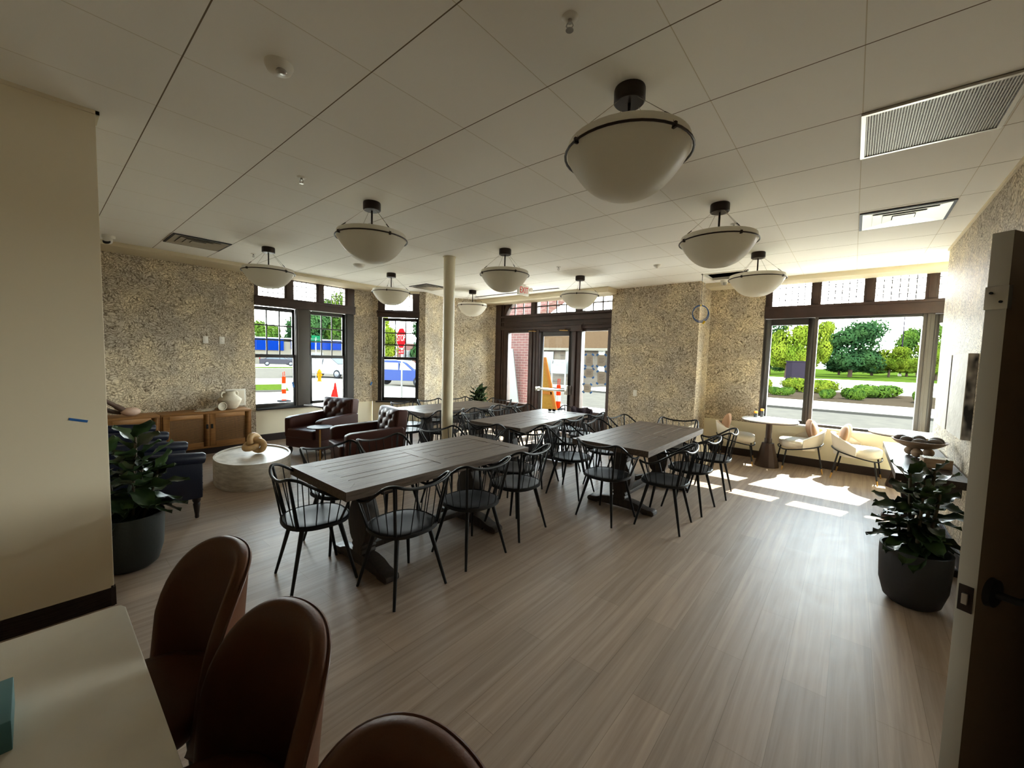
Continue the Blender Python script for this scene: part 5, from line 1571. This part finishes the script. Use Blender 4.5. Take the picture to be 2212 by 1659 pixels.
# --- cars
def car(label, loc, rz, paint, kind='van'):
    t = thing('car', label, 'car', (loc[0], loc[1], G+0.01), rz)
    if kind == 'van':
        L, Wd, prof = 4.95, 1.9, [(-2.45, 0.35), (2.35, 0.32), (2.46, 0.55), (2.42, 0.85), (1.55, 1.08), (0.75, 1.62), (0.2, 1.74), (-1.9, 1.75), (-2.3, 1.62), (-2.46, 0.95)]
        win = [(1.38, 1.08), (0.72, 1.55), (-2.1, 1.60), (-2.28, 1.08)]; wr_, wx = 0.34, (1.52, -1.5)
    elif kind == 'suv':
        L, Wd, prof = 4.6, 1.85, [(-2.25, 0.4), (2.2, 0.38), (2.3, 0.6), (2.24, 0.92), (1.15, 1.06), (0.45, 1.58), (-0.1, 1.68), (-1.5, 1.66), (-2.15, 1.15), (-2.3, 0.9)]
        win = [(0.98, 1.06), (0.42, 1.52), (-1.4, 1.54), (-1.95, 1.1)]; wr_, wx = 0.36, (1.42, -1.38)
    else:
        L, Wd, prof = 4.7, 1.8, [(-2.3, 0.3), (2.25, 0.28), (2.35, 0.5), (2.28, 0.75), (1.1, 0.92), (0.45, 1.35), (-0.2, 1.44), (-1.0, 1.40), (-1.75, 1.0), (-2.3, 0.95)]
        win = [(0.95, 0.93), (0.42, 1.30), (-1.0, 1.33), (-1.55, 0.98)]; wr_, wx = 0.32, (1.45, -1.4)
    h = Wd/2
    zs = max(z for x, z in prof)
    rings = []
    for f, ins in ((-1, 0.05), (-0.92, 0.0), (0.92, 0.0), (1, 0.05)):
        rings.append([(x*(1-ins*0.4), f*h*(1-0.13*max(0, (z-0.9)/(zs-0.9))), z+(ins*0.3 if z < 0.5 else -ins*0.3)) for x, z in prof])
    body = MB().rings(rings).build('body', M[paint], t, smooth=30)
    for s_ in (-1, 1):
        pts = [(x, s_*(h*(1-0.13*max(0, (z-0.9)/(zs-0.9)))+0.008), z) for x, z in win]
        MB().faces(pts+[(p[0], p[1]-0.02*s_, p[2]) for p in pts], [(0, 1, 2, 3), (7, 6, 5, 4), (0, 4, 5, 1), (1, 5, 6, 2), (2, 6, 7, 3), (3, 7, 4, 0)]).build('side_glass', M['carglass'], t)
        MB().box(0.1, 0.16, s_*h*0.99-0.01, s_*h*0.99+0.01, win[0][1], win[1][1]).build('window_pillar', M[paint], body)
    wsx = [p for p in prof if p[1] > 1.0]
    a, b_ = prof[4], prof[5]
    MB().faces([(a[0]-0.05, -h*0.8, a[1]+0.05), (a[0]-0.05, h*0.8, a[1]+0.05), (b_[0]+0.05, h*0.74, b_[1]), (b_[0]+0.05, -h*0.74, b_[1]),
                (a[0]-0.02, -h*0.8, a[1]+0.075), (a[0]-0.02, h*0.8, a[1]+0.075), (b_[0]+0.08, h*0.74, b_[1]+0.03), (b_[0]+0.08, -h*0.74, b_[1]+0.03)],
               [(0, 1, 2, 3), (7, 6, 5, 4), (0, 4, 5, 1), (1, 5, 6, 2), (2, 6, 7, 3), (3, 7, 4, 0)]).build('windscreen', M['carglass'], t)
    for x in wx:
        for s_ in (-1, 1):
            w_ = MB().lathe([(0, -0.1), (wr_*0.9, -0.1), (wr_, -0.07), (wr_, 0.07), (wr_*0.9, 0.1), (wr_*0.66, 0.105), (0, 0.1)], 24, (x, s_*(h-0.09), wr_), axis='Y').build('wheel', M['tyre'], t, smooth=40)
            MB().lathe([(0, 0), (wr_*0.64, 0), (wr_*0.6, 0.015), (0, 0.03)] if s_ > 0 else [(0, 0), (wr_*0.64, 0), (wr_*0.6, -0.015), (0, -0.03)], 20, (x, s_*(h+0.014), wr_), axis='Y').build('hub', M['rim'], w_, smooth=40)
    for s_ in (-1, 1):
        MB().ell((prof[3][0]-0.06, s_*h*0.72, prof[3][1]-0.08), (0.14, 0.22, 0.09)).build('headlight', M['lamp_c'], t, smooth=60)
        MB().box(prof[-1][0]-0.01, prof[-1][0]+0.1, s_*h*0.72-0.12, s_*h*0.72+0.12, prof[-1][1]-0.1, prof[-1][1]+0.2).build('tail_light', M['lamp_r'], t, bevel=0.02)
    MB().box(prof[2][0]-0.08, prof[2][0]+0.01, -h*0.55, h*0.55, 0.45, 0.62).build('grille', M['tyre'], t, bevel=0.02)
    return t


car('white minivan parked beyond the hydrant, right sash of the paired windows', (-33.4, 15.9), 0.45, 'carwhite', 'van')
car('blue SUV parked behind the stop sign post, corner window', (-22.6, 15.6), 0.62, 'carblue', 'suv')
car('dark sedan parked in front of the blue building, left sash', (-62, 22.4), 1.25, 'cardark', 'sedan')
car('grey sedan parked behind the dark sedan, right edge of left sash', (-66, 26.6), 1.25, 'cargrey', 'sedan')

# --- street furniture
t = thing('delineator_post', 'orange and white channelizer post on the pavement, left sash', 'traffic post', (-17.8, 6.62, G))
MB().lathe([(0, 0.05), (0.085, 0.05), (0.075, 1.0), (0.05, 1.03), (0, 1.03)], 18).build('post', M['safety'], t, smooth=50)
for z0 in (0.1, 0.52):
    MB().lathe([(0.088-0.0105*z0, z0), (0.090-0.0105*z0, z0), (0.090-0.0105*(z0+0.24), z0+0.24), (0.088-0.0105*(z0+0.24), z0+0.24)], 18, cap=False).build('white_band', M['reflect'], t, smooth=50)
MB().tube([(0, -0.03, 1.02), (0, -0.035, 1.2), (0, 0.03, 1.24), (0, 0.035, 1.06)], 0.014, 6).build('handle', M['safety'], t)
MB().box(-0.2, 0.2, -0.2, 0.2, 0, 0.06).build('base', M['tyre'], t, bevel=0.01)
for i, (x, y, h, lb) in enumerate(((-17.7, 8.72, 0.72, 'taller red traffic cone below the white minivan'), (-17.25, 8.42, 0.46, 'shorter red traffic cone beside the taller cone'))):
    t = thing('traffic_cone', lb, 'traffic cone', (x, y, G), 0, 'traffic cones')
    MB().lathe([(0, h), (0.025, h), (0.035, h-0.02), (0.14, 0.03), (0, 0.03)], 20).build('cone', M['conered'], t, smooth=50)
    MB().box(-0.19, 0.19, -0.19, 0.19, 0, 0.035).build('base', M['conered'], t)
t = thing('fire_hydrant', 'yellow fire hydrant on the grass before the white minivan', 'hydrant', (-28.9, 13.1, G))
MB().lathe([(0, 0), (0.17, 0), (0.17, 0.05), (0.12, 0.06), (0.12, 0.6), (0.16, 0.62), (0.16, 0.66), (0.13, 0.70), (0.08, 0.80), (0.03, 0.84), (0.03, 0.89), (0, 0.89)], 20).build('barrel', M['hydrant'], t, smooth=45)
for a in (0.3, 0.3+PI, 0.3+PI/2):
    MB().tube([(0, 0, 0.45), (0.2*math.cos(a), 0.2*math.sin(a), 0.45)], 0.07, 12).build('nozzle', M['hydrant'], t, smooth=50)
t = thing('street_sign', 'green street name sign on a thin pole, right sash', 'street sign', (-28.2, 12.55, G), 0.5)
MB().tube([(0, 0, 0), (0, 0, 3.1)], 0.03, 8).build('pole', M['galv'], t)
MB().box(-0.42, 0.42, -0.01, 0.01, 2.72, 2.95).build('name_blade', M['signgreen'], t)
MB().box(-0.01, 0.01, -0.42, 0.42, 2.97, 3.2).build('name_blade', M['signgreen'], t)

t = thing('stop_sign', 'red octagonal STOP sign on a galvanised post, corner window', 'stop sign', (-14.1, 9.70, G), math.radians(-8))
# faces local -Y
R8 = 0.41
MB().box(-0.04, 0.04, 0.012, 0.05, 0, 3.15).build('post', M['galv'], t, bevel=0.004)
oc = [(R8/math.cos(PI/8)*math.cos(PI/8+PI/4*k), 2.72+R8/math.cos(PI/8)*math.sin(PI/8+PI/4*k)) for k in range(8)]
MB().prism(oc, -0.002, 0.004, 'XZ').build('white_border', M['signwhite'], t)
pl_ = MB().prism([(x*0.95, 2.72+(z-2.72)*0.95) for x, z in oc], -0.005, -0.002, 'XZ').build('sign_face', M['stopred'], t)
FX = Matrix.Rotation(PI/2, 4, 'X')
lettering('STOP', 0.36, pl_, Matrix.Translation((0, -0.006, 2.72)) @ FX, M['signwhite'], 0.001, 0.82)
MB().box(-0.225, 0.225, -0.003, 0.003, 2.08, 2.24).build('plaque', M['stopred'], t)
lettering('ALL WAY', 0.11, t, Matrix.Translation((0, -0.005, 2.16)) @ FX, M['signwhite'], 0.001, 0.85)

# --- blue-banded building far left, brick building behind the SUV
t = thing('blue_building', 'long low building with a bright blue fascia across the street', 'building', (-70.5, 24.5, G), math.radians(72))
MB().box(-22, 14.0, -1.0, 9, 0, 3.6).build('wall', M['bldg'], t)
MB().box(-22.2, 1.6, -1.35, 9.2, 2.2, 4.0).build('fascia', M['bluepaint'], t)
MB().box(2.6, 14.2, -1.35, 9.2, 2.5, 3.9).build('fascia', M['bluepaint'], t)
MB().box(-22.4, 14.4, -1.5, 9.4, 4.0, 4.2).build('roof_edge', M['signwhite'], t)
for i in range(16):
    MB().box(-21.6+i*1.5, -21.55+i*1.5, -1.4, -1.34, 2.25, 3.95).build('fascia_rib', M['carblue'], t)
for x in (-6.5, -3.2, 4.0, 6.4):
    f_ = MB().box(x-0.9, x+0.9, -1.06, -0.98, 0.7, 2.0).build('window_frame', M['signwhite'], t)
    MB().box(x-0.8, x+0.8, -1.08, -1.05, 0.8, 1.9).build('window_pane', M['winpane'], f_)
t = thing('brick_building', 'red brick building with white trim behind the blue SUV', 'building', (-62, 43.5, G), math.radians(55))
MB().box(-1.5, 10, 0, 8, 0, 4.0).build('wall', M['brick'], t)
MB().box(-1.7, 10.2, -0.3, 8.2, 4.0, 4.4).build('cornice', M['signwhite'], t)
for x in (0.4, 3.6, 7.2):
    f_ = MB().box(x-0.8, x+0.8, -0.06, 0.0, 0.9, 2.8).build('window_frame', M['signwhite'], t)
    for s_ in (-1, 1):
        MB().box(x+0.38*s_-0.33, x+0.38*s_+0.33, -0.08, -0.05, 1.0, 2.7).build('window_pane', M['winpane'], f_)

# --- entry porch and what is seen through the door
t = thing('porch_brick_pier', 'red brick porch pier and gable outside the left sidelight', 'brick pier', (0, 9.3, G))
MB().prism([(-9.6, 0), (-7.16, 0), (-7.16, 3.2), (-6.2, 3.75), (-6.0, 5.4), (-9.6, 5.4)], 0.0, 0.5, 'XZ').build('brickwork', M['brick_p'], t)
MB().box(-9.2, -7.9, -0.05, 0.0, 3.0, 3.12).build('stone_band', M['bldg'], t)
tag(MB().prism([(-7.86, G), (-7.28, G), (-7.66, 1.86), (-7.74, 1.86)], 9.1, 9.13, 'XZ').build('leaning_plank', M['galv']),
    'tall pale board leaning against the porch brickwork', 'board')
t = thing('plywood_barrier', 'leaning OSB panel framed with pine lumber outside the door', 'barrier', (0, 12.4, G), 0)
MB().prism([(-9.75, 0.02), (-8.30, 0.02), (-8.88, 2.06), (-9.75, 2.06)], 0.0, 0.018, 'XZ').build('panel', M['osb'], t)
MB().prism([(-8.30, 0.0), (-8.17, 0.0), (-8.78, 2.10), (-8.90, 2.10)], -0.05, 0.0, 'XZ').build('stud', M['lumber'], t)
MB().box(-9.75, -8.46, -0.05, 0.0, 0.72, 0.82).build('stud', M['lumber'], t)
t = thing('traffic_drum', 'orange channelizer post with white band outside the door', 'traffic post', (-9.05, 13.7, G))
MB().lathe([(0, 0.04), (0.10, 0.04), (0.085, 0.98), (0.05, 1.0), (0, 1.0)], 20).build('post', M['safety'], t, smooth=50)
MB().lathe([(0.0965, 0.34), (0.099, 0.34), (0.0955, 0.58), (0.093, 0.58)], 20, cap=False).build('white_band', M['reflect'], t)
MB().tube([(-0.04, 0, 0.99), (-0.045, 0, 1.24), (0.045, 0, 1.24), (0.04, 0, 0.99)], 0.016, 6).build('handle', M['safety'], t)
MB().box(-0.22, 0.22, -0.22, 0.22, 0, 0.05).build('base', M['tyre'], t)

t = thing('stone_house', 'low stone building with tan hip roof across the lot', 'building', (-17.2, 27.0, G), 0)
MB().box(-4.0, 3.6, 0, 7, 0.9, 2.85).build('wall', M['stonewall'], t)
MB().box(-4.1, 3.7, -0.1, 7.1, 0, 0.9).build('stone_base', M['stonewall'], t)
MB().faces([(-4.7, -0.8, 2.85), (4.3, -0.8, 2.85), (4.3, 7.8, 2.85), (-4.7, 7.8, 2.85), (-2.2, 3.5, 5.2), (1.2, 3.5, 5.2)],
           [(0, 1, 5, 4), (1, 2, 5), (2, 3, 4, 5), (3, 0, 4), (3, 2, 1, 0)]).build('roof', M['shingle'], t)
MB().box(-4.7, 4.3, -0.85, -0.78, 2.70, 2.88).build('fascia', M['bldg'], t)
for x in (0.4, 3.2):
    MB().box(x-0.18, x+0.18, -0.5, -0.14, 0.9, 2.8).build('porch_post', M['signwhite'], t)
MB().box(-2.9, -1.2, -0.06, 0.0, 1.0, 2.6).build('window_pane', M['winpane'], t)
t = thing('office_sign', 'white office sign with dark lettering before the stone building', 'sign', (-17.1, 25.7, G), 0)
f_ = MB().box(-0.66, 0.66, 0, 0.06, 0.93, 1.98).build('sign_panel', M['signwhite'], t)
for s_ in (-1, 1):
    MB().box(0.6*s_-0.05, 0.6*s_+0.05, 0.06, 0.14, 0, 2.0).build('post', M['signwhite'], t)
MB().prism([(-0.58, 1.66), (-0.44, 1.66), (-0.42, 1.9), (-0.5, 1.92), (-0.54, 1.8)], -0.006, 0.0, 'XZ').build('emblem', M['ink'], f_)
lettering('PATEL LAW', 0.19, f_, Matrix.Translation((0.09, -0.004, 1.75)) @ FX, M['ink'], 0.001, 0.85)
lettering('ATTORNEYS AT LAW', 0.105, f_, Matrix.Translation((0, -0.004, 1.56)) @ FX, M['ink'], 0.001, 0.85)
for z in (1.36, 1.24, 1.04):
    MB().box(-0.28, 0.28, -0.004, 0.0, z-0.025, z+0.025).build('printed_line', M['mullion'], f_)
MB().box(-0.6, 0.6, -0.004, 0.0, 1.44, 1.455).build('printed_line', M['mullion'], f_)
MB().box(-0.6, 0.6, -0.004, 0.0, 1.13, 1.145).build('printed_line', M['mullion'], f_)
tree(-2.4, 118, 4.4, 8.0, 'foliage_d', 'low dark bushy tree under the left of the big dark tree', FT, 1.2)
tree(3.4, 125, 4.2, 9.0, 'foliage', 'low bushy tree under the right of the big dark tree', FT, 2.2)
tree(-10.6, 110, 5.0, 8.0, 'foliage_d', 'low dark bushy tree behind the dark sign in the narrow pane', FT, 3.2)
tree(9.4, 128, 4.4, 8.0, 'foliage_y', 'low bushy tree at the foot of the tall pole', FT, 4.4)
tree(16.5, 135, 8.0, 9.0, 'foliage', 'green tree in the right pane of the front window beyond the post', FT, 5.4)
